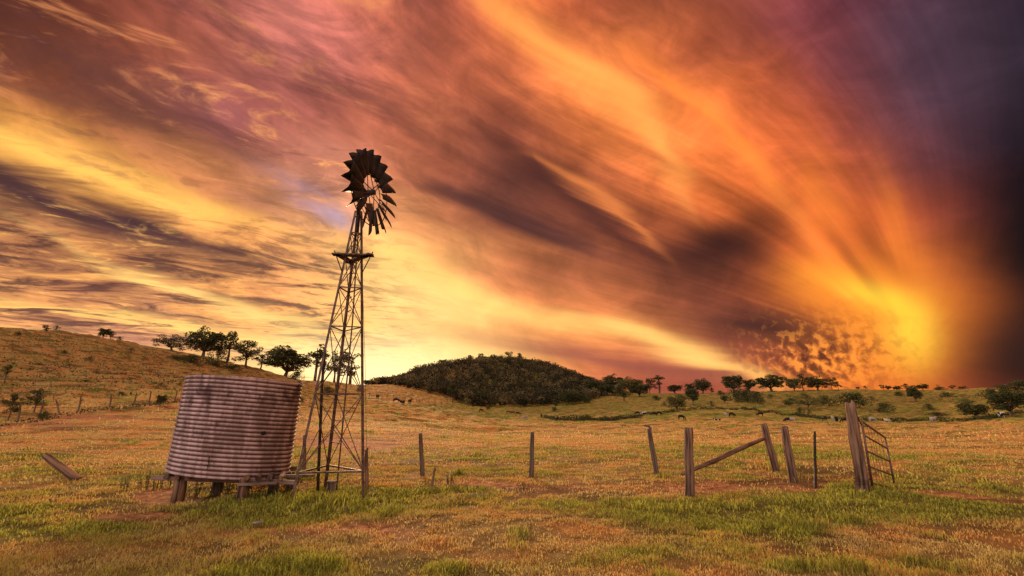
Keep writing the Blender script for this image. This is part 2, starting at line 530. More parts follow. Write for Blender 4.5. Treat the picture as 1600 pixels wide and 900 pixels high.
def _build_profile():
    cols, azs = [], []
    for px, pts in PROFILE:
        pts = [(stretch(px, r_), py) for r_, py in pts]
        rs, zs = [0, 12, 24], [0, 0, 0]
        for r_, py in pts:
            x, y, z = ray(px, py)
            rs.append(r_); zs.append(EYE + r_ * z / math.hypot(x, y))
        zt, rt = zs[-1], rs[-1]
        rs += [rt * 1.12, rt * 1.5, 900, 5000]; zs += [zt * 1.0, zt * 0.8, 2, 2]
        cols.append(np.interp(RG, rs, zs)); azs.append(azel(px, 630)[0])
    flat = np.interp(RG, [0, 60, 150, 900, 5000], [0, 1, 6, 4, 2])
    azs = [-180, -100] + azs + [100, 180]
    cols = [flat, flat] + cols + [flat, flat]
    cols = np.array(cols)
    Z = np.empty((len(AG), len(RG)))
    for j in range(len(RG)):
        Z[:, j] = np.interp(AG, azs, cols[:, j])
    k = np.exp(-0.5 * (np.arange(-8, 9) / 3.0) ** 2); k /= k.sum()
    P = np.pad(Z, ((0, 0), (8, 8)), 'edge')
    Z = sum(k[i] * P[:, i:i + Z.shape[1]] for i in range(17))
    P = np.pad(Z, ((8, 8), (0, 0)), 'edge')
    Z = sum(k[i] * P[i:i + Z.shape[0], :] for i in range(17))
    return Z


ZT = _build_profile()
ELLIPSES_G = [  # green patches: centre and half size on the ground as seen, strength
 (395,800,150,20,.95),(512,786,75,18,1.3),(640,778,130,12,.7),(905,792,130,12,.6),(1090,797,130,16,1.0),(1150,812,90,12,.7),
 (1262,820,42,12,1.3),(110,806,150,16,.7),(40,830,120,16,.5),(150,858,90,14,.5),(410,890,150,22,1.1),(200,895,100,12,.7),(960,885,160,14,.5),(740,885,90,14,.4),(1150,880,90,14,.5),
 (1440,885,150,18,.7),(1370,782,80,14,.9),(1540,796,90,12,.9),(1250,790,160,12,.4),(700,800,80,10,.6),(720,715,230,5,.7),(120,735,170,10,.7),(1320,712,240,7,.6),(60,715,90,5,.6),
 (1000,706,120,4,.5),(1480,735,120,7,.5),(760,735,150,5,.6),(560,742,120,5,.4),(1205,733,40,6,.9),(1240,752,22,5,1.0)]
ELLIPSES_S = [  # bare red earth
 (200,808,85,10,1.2),(255,780,55,14,1.1),(60,780,160,9,.5),(850,757,330,8,.85),(1190,758,150,8,.9),(1560,776,100,9,1.3),(1440,768,60,6,.8),(560,832,130,16,.5),
 (560,693,120,6,1.0),(620,678,80,3,1.2),(500,688,60,8,.9),(830,690,160,6,.5),(1160,690,120,5,.4),(620,710,120,7,.5),(380,830,160,8,.45),(700,850,140,10,.4),(1560,850,80,12,.35),(660,745,70,5,.5),
 (40,664,110,6,1.0),(130,650,90,5,1.0),(230,634,70,4,.9),(340,625,80,4,.6)]


def project(x, y, z):
    zz = z - EYE
    d = np.maximum(y * CP + zz * SP, 0.01)
    return 800 + F * x / d, 450 - F * (zz * CP - y * SP) / d


def height(x, y, detail=True):
    x = np.asarray(x, dtype=np.float64); y = np.asarray(y, dtype=np.float64)
    r = np.hypot(x, y); a = np.degrees(np.arctan2(x, y))
    fr = np.interp(r, RG, np.arange(len(RG))); fa = (a + 180) * 2
    i = np.clip(fr.astype(int), 0, len(RG) - 2); j = np.clip(fa.astype(int), 0, len(AG) - 2)
    u, v = fr - i, fa - j
    z = (ZT[j, i] * (1 - u) + ZT[j, i + 1] * u) * (1 - v) + (ZT[j + 1, i] * (1 - u) + ZT[j + 1, i + 1] * u) * v
    if detail:
        near = np.clip(r / 30, 0, 1)
        z = z + (fbm(x * 0.5, y * 0.5, 3, 3) - 0.5) * 0.10 + (fbm(x * 2.3, y * 2.3, 2, 5) - 0.5) * 0.05
        # hollows and humps of the farther paddock and its slopes
        z = z + (fbm(x * 0.09, y * 0.09, 3, 8) - 0.5) * 0.7 * np.clip((r - 30) / 60, 0, 1)
        z = z + (fbm(x * 0.35, y * 0.35, 3, 21) - 0.5) * 0.55 * np.clip((r - 35) / 40, 0, 1)
        # stock tracks: small level steps that follow the contour
        st = np.clip((r - 38) / 15, 0, 1) * np.clip((420 - r) / 100, 0, 1)
        zz = z * 1.1 + fbm(x * 0.06, y * 0.06, 3, 31) * 4
        z = z + st * 0.30 * np.sin(zz * 2 * np.pi) / 1.1
    return z


def H(x, y):
    return float(height(np.array([x]), np.array([y]))[0])


def hit(px, py, rmin=4.0, rmax=900.0):
    """where the line of sight of a picture point meets the land"""
    x, y, z = ray(px, py)
    h = math.hypot(x, y)
    r_ = np.geomspace(rmin, rmax, 3000)
    zz = EYE + r_ * z / h
    g_ = height(r_ * x / h, r_ * y / h)
    k = np.nonzero(zz < g_)[0]
    if len(k) == 0:
        return None
    k = k[0]
    return Vector((r_[k] * x / h, r_[k] * y / h, g_[k]))


def put(px, dist):
    """a point of the land on the bearing of a picture column"""
    x, y, z = ray(px, 620)
    h = math.hypot(x, y)
    X_, Y_ = dist * x / h, dist * y / h
    return Vector((X_, Y_, H(X_, Y_)))


def masks(x, y):
    """how green and how bare the ground is at a spot"""
    px, py = project(x, y, height(x, y, False))
    wob = (fbm(x * 0.9, y * 0.9, 3, 41) - 0.5)
    py = py + (fbm(x * 0.45, y * 0.12, 3, 45) - 0.5) * np.clip((py - 640) * 0.28, 0, 34)
    r = np.hypot(x, y)
    gr = np.zeros_like(x, dtype=np.float64); so = np.zeros_like(gr)
    front = (y > 3)
    for cx_, cy_, rx, ry, s in ELLIPSES_G:
        q = ((px - cx_) / rx) ** 2 + ((py - cy_) / ry) ** 2 + wob * 3.2
        gr = gr + s * np.exp(-np.clip(q, 0, 30) * 0.9) * front
    for cx_, cy_, rx, ry, s in ELLIPSES_S:
        q = ((px - cx_) / rx) ** 2 + ((py - cy_) / ry) ** 2 + wob * 3.2
        so = so + s * np.exp(-np.clip(q, 0, 30) * 0.9) * front
    b = fbm(x * 0.35, y * 0.35, 4, 61); b2 = fbm(x * 1.3, y * 1.3, 3, 71); b3 = fbm(x * 0.06, y * 0.06, 3, 81)
    gr = gr * (0.45 + 1.1 * fbm(x * 2.1, y * 2.1, 3, 47))
    gr = gr + np.clip((b - 0.5) * 2.6 + (b2 - 0.5) * 1.6 + (b3 - 0.5) * 1.0, 0, 1) * 0.75
    so = so + np.clip((0.40 - b) * 3 + (b2 - 0.55) * 2, 0, 1) * 0.55
    gr = gr + 0.07 * np.clip((34 - r) / 10, 0, 1) + np.clip((vnoise(x * 1.4, y * 1.4, 93) - 0.8) * 7, 0, 1) * 0.7
    so = so + 0.38 * np.clip((r - 48) / 15, 0, 1) * (x < 0) * np.clip((-x - y * .45) / 12, 0, 1) * (0.4 + b2)
    far = np.clip((r - 95) / 40, 0, 1) * (x > -30)
    gr = gr + far * 0.45
    gr = gr * np.clip(1.2 - so, 0.1, 1)
    return np.clip(gr, 0, 1), np.clip(so, 0, 1)


# ------------------------------------------------------------------ materials
def new_mat(name):
    m = bpy.data.materials.new(name)
    m.use_nodes = True
    m.node_tree.nodes.clear()
    return m, G(m.node_tree)


def finish(gm, base, rough=0.8, metal=0.0, height_=None, bump=0.3, dist=0.02, transl=None, spec=0.3):
    b = gm.new('ShaderNodeBsdfPrincipled')
    gm.put(b.inputs['Base Color'], base)
    gm.put(b.inputs['Roughness'], rough)
    gm.put(b.inputs['Metallic'], metal)
    b.inputs['Specular IOR Level'].default_value = spec
    if height_ is not None:
        bp = gm.new('ShaderNodeBump')
        bp.inputs['Strength'].default_value = bump
        bp.inputs['Distance'].default_value = dist
        gm.put(bp.inputs['Height'], height_)
        gm.put(b.inputs['Normal'], bp.outputs[0])
    o = gm.new('ShaderNodeOutputMaterial')
    sh = b.outputs[0]
    if transl is not None:
        t = gm.new('ShaderNodeBsdfTranslucent')
        gm.put(t.inputs[0], base)
        mx = gm.new('ShaderNodeMixShader'); mx.inputs[0].default_value = transl
        gm.put(mx.inputs[1], sh); gm.put(mx.inputs[2], t.outputs[0])
        sh = mx.outputs[0]
    gm.put(o.inputs[0], sh)


def grass_colour(gm, rnd):
    at = gm.new('ShaderNodeAttribute', attribute_name='cover')
    sp = gm.new('ShaderNodeSeparateColor'); gm.put(sp.inputs[0], at.outputs['Color'])
    gr, so, rv = sp.outputs
    pos = gm.new('ShaderNodeNewGeometry').outputs['Position']
    n3 = gm.noise(pos, 2.6, 4, 0.6); n4 = gm.noise(pos, 8.0, 3, 0.6)
    n1 = gm.noise(pos, 0.8, 5, 0.6); n2 = gm.noise(pos, 6.0, 4, 0.65)
    dry = gm.mix(gm.smooth(n2, .3, .7), (0.26, 0.15, 0.035, 1), (0.72, 0.48, 0.16, 1))
    dry = gm.mix(gm.smooth(n1, 0.42, 0.65), dry, (0.66, 0.28, 0.08, 1))
    grn = gm.mix(n2, (0.10, 0.12, 0.02, 1), (0.34, 0.36, 0.05, 1))
    soil = gm.mix(gm.smooth(n2, .35, .65), (0.24, 0.08, 0.035, 1), (0.62, 0.28, 0.12, 1))
    if rnd:
        dry = gm.mix(gm.smooth(rv, 0.0, 1.0), (0.34, 0.20, 0.05, 1), (1.0, 0.78, 0.34, 1))
        dry = gm.mix(gm.smooth(n1, 0.42, 0.65, 0, .6), dry, (0.82, 0.37, 0.11, 1))
        grn = gm.mix(gm.smooth(rv, 0, 1), (0.07, 0.09, 0.015, 1), (0.60, 0.60, 0.09, 1))
        gr = gm.m('ADD', gr, gm.mul(gm.sub(rv, 0.5), 0.9), clamp=True)
        c = gm.mix(gm.smooth(gr, 0.2, 0.9), dry, grn)
        c = gm.mix(gm.smooth(n3, .52, .64, 0, .25), c, gm.mix(rv, (0.06, 0.05, 0.012, 1), (0.26, 0.22, 0.05, 1)))
        c = gm.mix(gm.smooth(n4, .52, .64, 0, .32), c, gm.mix(rv, (0.04, 0.035, 0.01, 1), (0.20, 0.16, 0.035, 1)))
        return c, n2
    g2 = gm.m('ADD', gr, gm.mul(gm.sub(n2, 0.5), 0.8), clamp=True)
    c = gm.mix(gm.smooth(g2, 0.2, 0.8), dry, grn)
    s2 = gm.m('ADD', so, gm.mul(gm.sub(n2, 0.5), 0.7), clamp=True)
    c = gm.mix(gm.smooth(s2, 0.3, 0.75), c, soil)
    # shade between the near blades painted into the ground colour; far slopes darkened too
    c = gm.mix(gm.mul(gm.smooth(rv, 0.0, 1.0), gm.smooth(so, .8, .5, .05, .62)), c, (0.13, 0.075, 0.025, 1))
    return c, n2


M = {}
m, gm = new_mat('paddock')
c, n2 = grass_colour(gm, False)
pos = gm.new('ShaderNodeNewGeometry').outputs['Position']
mp = gm.new('ShaderNodeMapping'); gm.put(mp.inputs[0], pos); mp.inputs['Scale'].default_value = (0.35, 1.0, 3.0)
nbig = gm.noise(mp.outputs[0], 0.55, 8, 0.7)
nfine = gm.noise(pos, 14.0, 5, 0.7)
hh = gm.add(gm.mul(nbig, 0.6), gm.mul(nfine, 0.16))
c = gm.mix(gm.mul(gm.smooth(nbig, 0.53, 0.42), 0.7), c, (0.075, 0.05, 0.014, 1))   # thatch and weeds in the turf
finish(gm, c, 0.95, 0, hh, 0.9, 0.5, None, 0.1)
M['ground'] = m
m, gm = new_mat('grass_blades')
c, n2 = grass_colour(gm, True)
finish(gm, c, 0.7, 0, None, transl=0.45, spec=0.2)
M['blade'] = m


def simple(name, c0, c1, scale=5.0, rough=0.8, metal=0.0, bump=0.4, dist=0.01, stretch=None, transl=None, detail=6, lo=.35, hi=.65, spec=0.3):
    m, gm = new_mat(name)
    tc = gm.new('ShaderNodeTexCoord').outputs['Object']
    if stretch:
        mp = gm.new('ShaderNodeMapping'); gm.put(mp.inputs[0], tc); mp.inputs['Scale'].default_value = stretch
        tc = mp.outputs[0]
    n = gm.noise(tc, scale, detail, 0.65)
    c = gm.mix(gm.smooth(n, lo, hi), tuple(c0) + (1,), tuple(c1) + (1,))
    finish(gm, c, rough, metal, n if bump else None, bump, dist, transl, spec)
    M[name] = m
    return m


simple('leaf_dark', (.035,.045,.012), (.10,.10,.03), 1.5, .7, bump=0, transl=.25)
simple('leaf_olive', (.10,.10,.03), (.22,.19,.06), 1.5, .7, bump=0, transl=.3)
simple('leaf_wood', (.045,.042,.018), (.16,.12,.045), .35, .8, bump=0, transl=.2)
simple('bark', (.07,.045,.03), (.20,.14,.10), 3, .9, stretch=(1, 1, .2))
simple('pale_bark', (.16,.12,.09), (.30,.24,.19), 3, .9, stretch=(1, 1, .2))
simple('grey_wood', (.045,.024,.016), (.32,.175,.11), 16, .9, bump=1.0, dist=.02, stretch=(1, 1, .07))
simple('dark_wood', (.06,.04,.03), (.22,.15,.11), 16, .9, bump=1.0, dist=.02, stretch=(1, 1, .07))
simple('beam_wood', (.10,.06,.045), (.34,.22,.17), 10, .9, bump=.9, dist=.015, stretch=(.08, 1, 1))
simple('tower_steel', (.07,.038,.03), (.21,.12,.095), 9, .65, .35, .3, .004)
simple('dark_steel', (.025,.018,.015), (.06,.04,.03), 9, .6, .3, .3, .004)
simple('blade_steel', (.018,.013,.014), (.05,.035,.03), 4, .55, .4, .2, .004)
simple('gate_steel', (.12,.065,.045), (.28,.16,.11), 20, .6, .4, .3, .003)
simple('cow_dark', (.012,.008,.007), (.03,.018,.012), 2, .8, bump=0)
simple('cow_brown', (.10,.04,.02), (.16,.07,.035), 2, .8, bump=0)
simple('cow_white', (.30,.25,.21), (.45,.38,.32), 2, .8, bump=0)
m, gm = new_mat('cow_pied')
tc = gm.new('ShaderNodeTexCoord').outputs['Object']
n = gm.noise(tc, 1.6, 2, .5)
finish(gm, gm.mix(gm.smooth(n, .5, .53), (.02, .014, .012, 1), (.7, .62, .55, 1)), .8)
M['cow_pied'] = m

# ------------------------------------------------------------------ the land
na, nr = 1100, 640
r0 = np.concatenate([np.geomspace(0.5, 4.2, 12)[:-1], np.geomspace(4.2, 4200, nr - 11)])
front = np.linspace(-58, 58, na - 120)
back = np.linspace(58, 302, 122)[1:-1]
a0 = R(1) * np.concatenate([front, back])
na = len(a0)
RR, AA = np.meshgrid(r0, a0, indexing='ij')
GX, GY = RR * np.sin(AA), RR * np.cos(AA)
GZ = height(GX, GY)
mg, ms_ = masks(GX.ravel(), GY.ravel())
V = np.stack([GX.ravel(), GY.ravel(), GZ.ravel() - 0.02 * ms_], 1)
V = np.vstack([V, [[0, 0, H(0, 0)]]])
ii, jj = np.meshgrid(np.arange(len(r0) - 1), np.arange(na), indexing='ij')
ii, jj = ii.ravel(), jj.ravel(); j2 = (jj + 1) % na
Q = np.stack([ii * na + jj, ii * na + j2, (ii + 1) * na + j2, (ii + 1) * na + jj], 1)[:, ::-1]
k_ = np.arange(na)
TT = np.stack([np.full(na, len(V) - 1), k_, (k_ + 1) % na], 1)[:, ::-1]
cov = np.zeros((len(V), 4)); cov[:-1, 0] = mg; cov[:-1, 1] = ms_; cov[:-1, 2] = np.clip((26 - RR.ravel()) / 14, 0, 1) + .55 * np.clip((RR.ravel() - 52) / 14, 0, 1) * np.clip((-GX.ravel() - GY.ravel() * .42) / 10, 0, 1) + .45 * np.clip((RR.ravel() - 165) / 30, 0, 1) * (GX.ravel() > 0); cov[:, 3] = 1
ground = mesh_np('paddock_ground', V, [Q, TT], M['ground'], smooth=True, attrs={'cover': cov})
ground['kind'] = 'structure'

# ------------------------------------------------------------------ grass


def blades(name, r_lo, r_hi, n, h0, h1, w, clump=1, green_only=0.0, fan=54):
    a = R(1) * rng.uniform(-fan, fan, n)
    r_ = np.sqrt(rng.uniform(r_lo ** 2, r_hi ** 2, n))
    x, y = r_ * np.sin(a), r_ * np.cos(a)
    gr, so = masks(x, y)
    tuft = fbm(x * 3.2, y * 3.2, 2, 91)
    keep = rng.uniform(0, 1, n) < np.clip(1.08 - so * 1.1, 0.05, 1) * np.clip((tuft - 0.38) * 5 + gr * .5, 0.12, 1)
    keep &= gr >= green_only
    x, y, gr, so, tuft = x[keep], y[keep], gr[keep], so[keep], tuft[keep]
    n = len(x)
    if clump > 1:
        x = np.repeat(x, clump) + rng.normal(0, w * 6, n * clump); y = np.repeat(y, clump) + rng.normal(0, w * 6, n * clump)
        gr, so, tuft = np.repeat(gr, clump), np.repeat(so, clump), np.repeat(tuft, clump); n *= clump
    z = height(x, y)
    px, py = project(x, y, z)
    tall = np.zeros(n)
    for cx_, cy_, rx, ry, s in ((512,786,58,10,1.3),(1262,820,42,11,.8),(400,884,130,22,.7),(385,796,110,10,.15),(1240,752,22,5,1.3),(1205,733,40,5,1.2),(1345,775,40,8,.8),(1430,885,140,16,.4),(1085,790,110,12,.3)):
        tall += s * np.exp(-((px - cx_) / rx) ** 2 - ((py - cy_) / ry) ** 2)
    hgt = (h0 + (h1 - h0) * rng.uniform(0, 1, n) ** 2) * (0.55 + gr * 0.6 + tuft * 0.5) * (1 + tall * 1.8) * (1 + 1.3 * np.clip((vnoise(x * 1.4, y * 1.4, 93) - 0.8) * 7, 0, 1))
    ph = rng.uniform(0, 2 * np.pi, n); lean = rng.uniform(0.15, 1.0, n) * hgt
    ld = rng.uniform(0, 2 * np.pi, n)
    wx, wy = np.cos(ph) * w, np.sin(ph) * w
    lx, ly = np.cos(ld) * lean, np.sin(ld) * lean
    P = np.empty((n, 5, 3))
    P[:, 0] = np.stack([x - wx, y - wy, z - .01], 1); P[:, 1] = np.stack([x + wx, y + wy, z - .01], 1)
    P[:, 2] = np.stack([x + wx * .8 + lx * .35, y + wy * .8 + ly * .35, z + hgt * .6], 1)
    P[:, 3] = np.stack([x - wx * .8 + lx * .35, y - wy * .8 + ly * .35, z + hgt * .6], 1)
    P[:, 4] = np.stack([x + lx, y + ly, z + hgt * (1 - 0.25 * (lean / hgt))], 1)
    b = np.arange(n)[:, None] * 5
    q = b + np.array([[0, 1, 2, 3]]); t = b + np.array([[3, 2, 4]])
    cv_ = np.ones((n, 5, 4)); cv_[:, :, 0] = gr[:, None]; cv_[:, :, 1] = so[:, None]; cv_[:, :, 2] = rng.uniform(0, 1, n)[:, None]
    o = mesh_np(name, P.reshape(-1, 3), [q, t], M['blade'], attrs={'cover': cv_.reshape(-1, 4)})
    o['kind'] = 'stuff'
    return o


blades('pasture_grass', 4.3, 8.5, 240000, .014, .05, .0042)
blades('pasture_grass', 8.5, 15, 200000, .018, .058, .0068)
blades('pasture_grass', 15, 34, 160000, .03, .075, .013)
blades('pasture_grass', 34, 115, 120000, .06, .17, .035)

# ------------------------------------------------------------------ water tank on its timber stand
TD, TAZ, TR, TZ0, TZ1 = 11.65, R(-30.0), 1.108, 0.45, 2.24
TC = Vector((TD * math.sin(TAZ), TD * math.cos(TAZ), 0))
m, gm = new_mat('old_galvanised_iron')
tc = gm.new('ShaderNodeTexCoord').outputs['Object']
sp = gm.new('ShaderNodeSeparateXYZ'); gm.put(sp.inputs[0], tc)
ox, oy, oz = sp.outputs
ang_ = gm.m('ARCTAN2', ox, oy)
run = gm.noise(gm.vec(gm.mul(ang_, 5.0), gm.mul(oz, 0.9), 0.0), 1.0, 6, .6, .5)         # streaks where water ran down
spt = gm.noise(gm.vec(gm.mul(ang_, 14.0), gm.mul(oz, 9.0), 3.0), 1.0, 6, .7)
big = gm.noise(gm.vec(gm.mul(ang_, 3.0), gm.mul(oz, 1.6), 8.0), 1.0, 4, .6)
sa = gm.new('ShaderNodeAttribute', attribute_name='sheet')
sq = gm.new('ShaderNodeSeparateColor'); gm.put(sq.inputs[0], sa.outputs['Color'])
ridge = gm.m('SINE', gm.mul(sq.outputs[0], 2 * math.pi / 0.0766))                               # rust in the grooves, darkened to paint in their shade
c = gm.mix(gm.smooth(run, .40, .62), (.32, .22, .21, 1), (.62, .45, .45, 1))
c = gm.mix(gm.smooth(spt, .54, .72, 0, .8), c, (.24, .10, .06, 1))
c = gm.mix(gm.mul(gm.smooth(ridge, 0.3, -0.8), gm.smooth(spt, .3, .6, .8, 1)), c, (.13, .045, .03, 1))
c = gm.mix(gm.mul(gm.smooth(big, .50, .66), .8), c, (.07, .035, .03, 1))
c = gm.mix(gm.mul(gm.smooth(run, .66, .74), gm.smooth(big, .52, .42)), c, (.80, .68, .66, 1))
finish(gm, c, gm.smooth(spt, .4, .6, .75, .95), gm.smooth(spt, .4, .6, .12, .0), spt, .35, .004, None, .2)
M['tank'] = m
tank = empty('water_tank', (TC.x, TC.y, TZ0), 0, 'round rusty corrugated iron water tank standing on a low timber stand', 'water tank')
tank.rotation_euler = Matrix.Rotation(R(1.7), 3, Vector((math.sin(TAZ), math.cos(TAZ), 0))).to_euler()   # it has settled towards the windmill side
nz_ = 24 * 10; na_ = 160
zz = np.linspace(0, TZ1 - TZ0, nz_ + 1); aa = np.linspace(0, 2 * np.pi, na_, endpoint=False)
ZG, AG_ = np.meshgrid(zz, aa, indexing='ij')
dent = 0.012 * (fbm(np.cos(AG_) * 2 + 5, ZG * 2 + np.sin(AG_) * 2, 3, 55) - .5)
rad = TR + 0.0145 * np.sin(ZG * 2 * np.pi / 0.0766) + dent
rad -= 0.02 * np.exp(-(((AG_ - (math.pi + .2)) / .05) ** 2 + ((ZG - .62) / .05) ** 2))
ZZ = ZG + 0.012 * np.sin(AG_ * 2 + 1) * ZG / 1.8
side_ = np.sin(AG_) * math.cos(TAZ) - np.cos(AG_) * math.sin(TAZ)                     # the near-windmill side has sunk
ZZ = ZZ - .07 * (1 + side_) * (1 - ZG / (TZ1 - TZ0)) - .018 * (1 + side_)
V = np.stack([rad * np.sin(AG_), rad * np.cos(AG_), ZZ], 2).reshape(-1, 3)
i2, j2_ = np.meshgrid(np.arange(nz_), np.arange(na_), indexing='ij'); i2, j2_ = i2.ravel(), j2_.ravel(); jn = (j2_ + 1) % na_
Q = np.stack([i2 * na_ + j2_, i2 * na_ + jn, (i2 + 1) * na_ + jn, (i2 + 1) * na_ + j2_], 1)
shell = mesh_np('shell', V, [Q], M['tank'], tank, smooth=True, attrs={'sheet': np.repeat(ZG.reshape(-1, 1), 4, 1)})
sol = shell.modifiers.new('Solidify', 'SOLIDIFY'); sol.thickness = 0.004; sol.offset = -1
mb = MB(); mb.tube([(TR * math.sin(t), TR * math.cos(t), TZ1 - TZ0 + .012 * math.sin(t * 2 + 1)) for t in np.linspace(0, 2 * math.pi, 90)], .013, 6, False)
mb.build('rim', M['tank'], tank, True)
mb = MB(); mb.tube([(0, 0, 0.0), (0, 0, 0.03)], TR - .05, 48); mb.build('tank_floor', M['tank'], tank)
mb = MB()   # split seam low on the near side
pc = [( -.36, .10), (-.345, .14), (-.365, .17), (-.34, .20), (-.36, .24), (-.35, .28), (-.362, .31)]
base_a = TAZ + math.pi
mb.tube([((TR + .012) * math.sin(base_a - a_ * 1.0), (TR + .012) * math.cos(base_a - a_ * 1.0), z_) for a_, z_ in pc], .009, 5)
mb.build('seam_crack', M['dark_steel'], tank)
mb = MB()
hole_a = base_a - .40
mb.tube([((TR + .002) * math.sin(hole_a), (TR + .002) * math.cos(hole_a), .75), ((TR + .02) * math.sin(hole_a), (TR + .02) * math.cos(hole_a), .75)], .045, 7, jitter=.3)  # dark disc painted in place of the shade inside a small hole
mb.build('hole_disc', M['dark_steel'], tank)

stand = empty('tank_stand', (TC.x, TC.y, 0), 0, 'low weathered timber stand of beams and stumps holding up the water tank', 'tank stand')
inv = Matrix.Translation(-Vector((TC.x, TC.y, 0)))


def local(p, o):
    return Vector(p) - Vector(o.location)


fa = at_depth(240, 743, 9.25); fb = at_depth(466, 751, 9.35)
back_dir = Vector((math.sin(TAZ + .12), math.cos(TAZ + .12), 0))
mb = MB(); mb.beam(local(fa - Vector((0, 0, .035)), stand), local(fb - Vector((0, 0, .035)), stand), .12, .075); mb.build('bearer', M['beam_wood'], stand, bevel=.008)
fa2, fb2 = fa + back_dir * 1.75 + Vector((.1, 0, 0)), fb + back_dir * 1.75 + Vector((-.1, 0, .03))
mb = MB(); mb.beam(local(fa2, stand), local(fb2, stand), .12, .09); mb.build('bearer', M['beam_wood'], stand, bevel=.008)
pa, pb = at_depth(445, 744, 9.28), at_depth(490, 743, 9.75)
mb = MB(); mb.beam(local(pa, stand), local(pb, stand), .10, .05); mb.build('plank', M['beam_wood'], stand, bevel=.006)
pa, pb = at_depth(372, 757, 9.2), at_depth(434, 755, 9.25)
mb = MB(); mb.beam(local(pa, stand), local(pb, stand), .08, .045); mb.build('plank', M['beam_wood'], stand, bevel=.006)
for k in range(11):
    p = fa.lerp(fb, .1 + .78 * k / 10); p.z = TZ0 - .04 - .03 * k / 10
    q = p + back_dir * 1.95; q.z = TZ0 - .045
    p -= back_dir * random.uniform(.10, .20)
    mb = MB(); mb.tube([local(p, stand), local(q, stand)], [random.uniform(.04, .05), .045], 9, jitter=.08)
    mb.build('joist', M['grey_wood' if k % 3 else 'dark_wood'], stand)
for px, py, rad_, nm in ((277, 783, .105, 'grey_wood'), (378, 779, .10, 'grey_wood'), (425, 774, .10, 'dark_wood'), (338, 772, .10, 'dark_wood'), (452, 766, .08, 'dark_wood')):
    b_ = hit(px, py)
    t_ = b_.copy(); t_.z = fa.z - .045 if px in (277, 378) else TZ0 - .1
    mb = MB(); mb.tube([local(b_ - Vector((0, 0, .15)), stand), local(b_.lerp(t_, .5) + Vector((.01, 0, 0)), stand), local(t_, stand)], [rad_ * 1.1, rad_, rad_ * .93], 12, jitter=.07)
    mb.build('stump_leg', M[nm], stand, True)

# ------------------------------------------------------------------ windmill
wb = Vector((-3.6, 9.7, 0)); wb.z = H(wb.x, wb.y)
mill = empty('windmill', wb, 0, 'old steel farm windmill on a narrow three-legged lattice tower beside the water tank', 'windmill')
L = lambda p: local(p, mill)
TOP = Vector((-3.55, 9.72, 6.05))
feet = [hit(455, 783), hit(568, 780), hit(508, 763)]
tops = []
cen = (feet[0] + feet[1] + feet[2]) / 3
for f_ in feet:
    dd_ = (f_ - cen); dd_.z = 0
    tops.append(TOP + dd_.normalized() * .085)


def legpt(i, z):
    t = (z - feet[i].z) / (tops[i].z - feet[i].z)
    return feet[i].lerp(tops[i], t)


for i in range(3):
    d_ = (tops[i] - feet[i]).normalized()
    mb = MB()
    a_, b_ = L(feet[i] - d_ * .15), L(tops[i])
    w_ = .045 if i < 2 else .06
    if i < 2:   # angle iron: two thin flanges
        out_ = (feet[i] - cen); out_.z = 0; out_.normalize()
        sd = d_.cross(out_).normalized()
        mb.beam(a_ + sd * w_ / 2, b_ + sd * w_ / 2, w_, .007, (out_ + sd * .6).normalized())
        mb.beam(a_ - sd * w_ / 2, b_ - sd * w_ / 2, w_, .007, (out_ - sd * .6).normalized())
    else:
        mb.tube([a_, b_], [.036, .03], 10)
    mb.build('leg', M['tower_steel'], mill)
LV = [.47, 1.94, 3.33, 4.2, 4.92, 5.5]
for k, z_ in enumerate(LV):
    for i in range(3):
        a_, b_ = legpt(i, z_), legpt((i + 1) % 3, z_)
        mb = MB(); mb.beam(L(a_), L(b_), .026, .02 if k else .034); mb.build('girt', M['tower_steel'], mill)
for z0_, z1_ in zip(LV[:-1], LV[1:]):
    for i in range(3):
        j_ = (i + 1) % 3
        for a_, b_ in ((legpt(i, z0_), legpt(j_, z1_)), (legpt(j_, z0_), legpt(i, z1_))):
            mb = MB(); mb.tube([L(a_), L(b_)], .0095, 6); mb.build('brace_rod', M['tower_steel'], mill)
for z0_, z1_ in ((.47, 1.25), (1.94, 2.7)):   # extra light braces seen in the lower bays
    for i in (0, 1):
        a_, b_ = legpt(i, z0_), legpt(2, z1_)
        mb = MB(); mb.tube([L(a_), L(b_)], .008, 6); mb.build('brace_rod', M['tower_steel'], mill)
rod0 = at_depth(526, 764, 10.0); rod0.z = .05
mb = MB(); mb.tube([L(rod0), L(at_depth(551, 500, 9.85)), L(TOP + Vector((.02, 0, 0)))], .016, 7); mb.build('pump_rod', M['tower_steel'], mill)
mb = MB(); mb.tube([L(hit(497, 768) - Vector((0, 0, .1))), L(at_depth(503, 603, 9.9)), L(at_depth(508, 545, 9.7))], .03, 9); mb.build('riser_pipe', M['dark_steel'], mill)
rodp = lambda z_: rod0.lerp(TOP, (z_ - .05) / 6.0)
for z_ in (.95, 1.4, 2.35, 2.9, 3.75, 4.05, 4.6, 5.2):
    mb = MB(); mb.tube([L(legpt(2, z_)), L(rodp(z_))], .011, 6); mb.build('rung', M['tower_steel'], mill)
mb = MB(); mb.tube([L(at_depth(573, 735, 9.5)), L(at_depth(571, 590, 9.5)), L(at_depth(566, 420, 9.6)), L(TOP + Vector((.1, 0, -.1)))], .004, 5); mb.build('furl_wire', M['dark_steel'], mill)
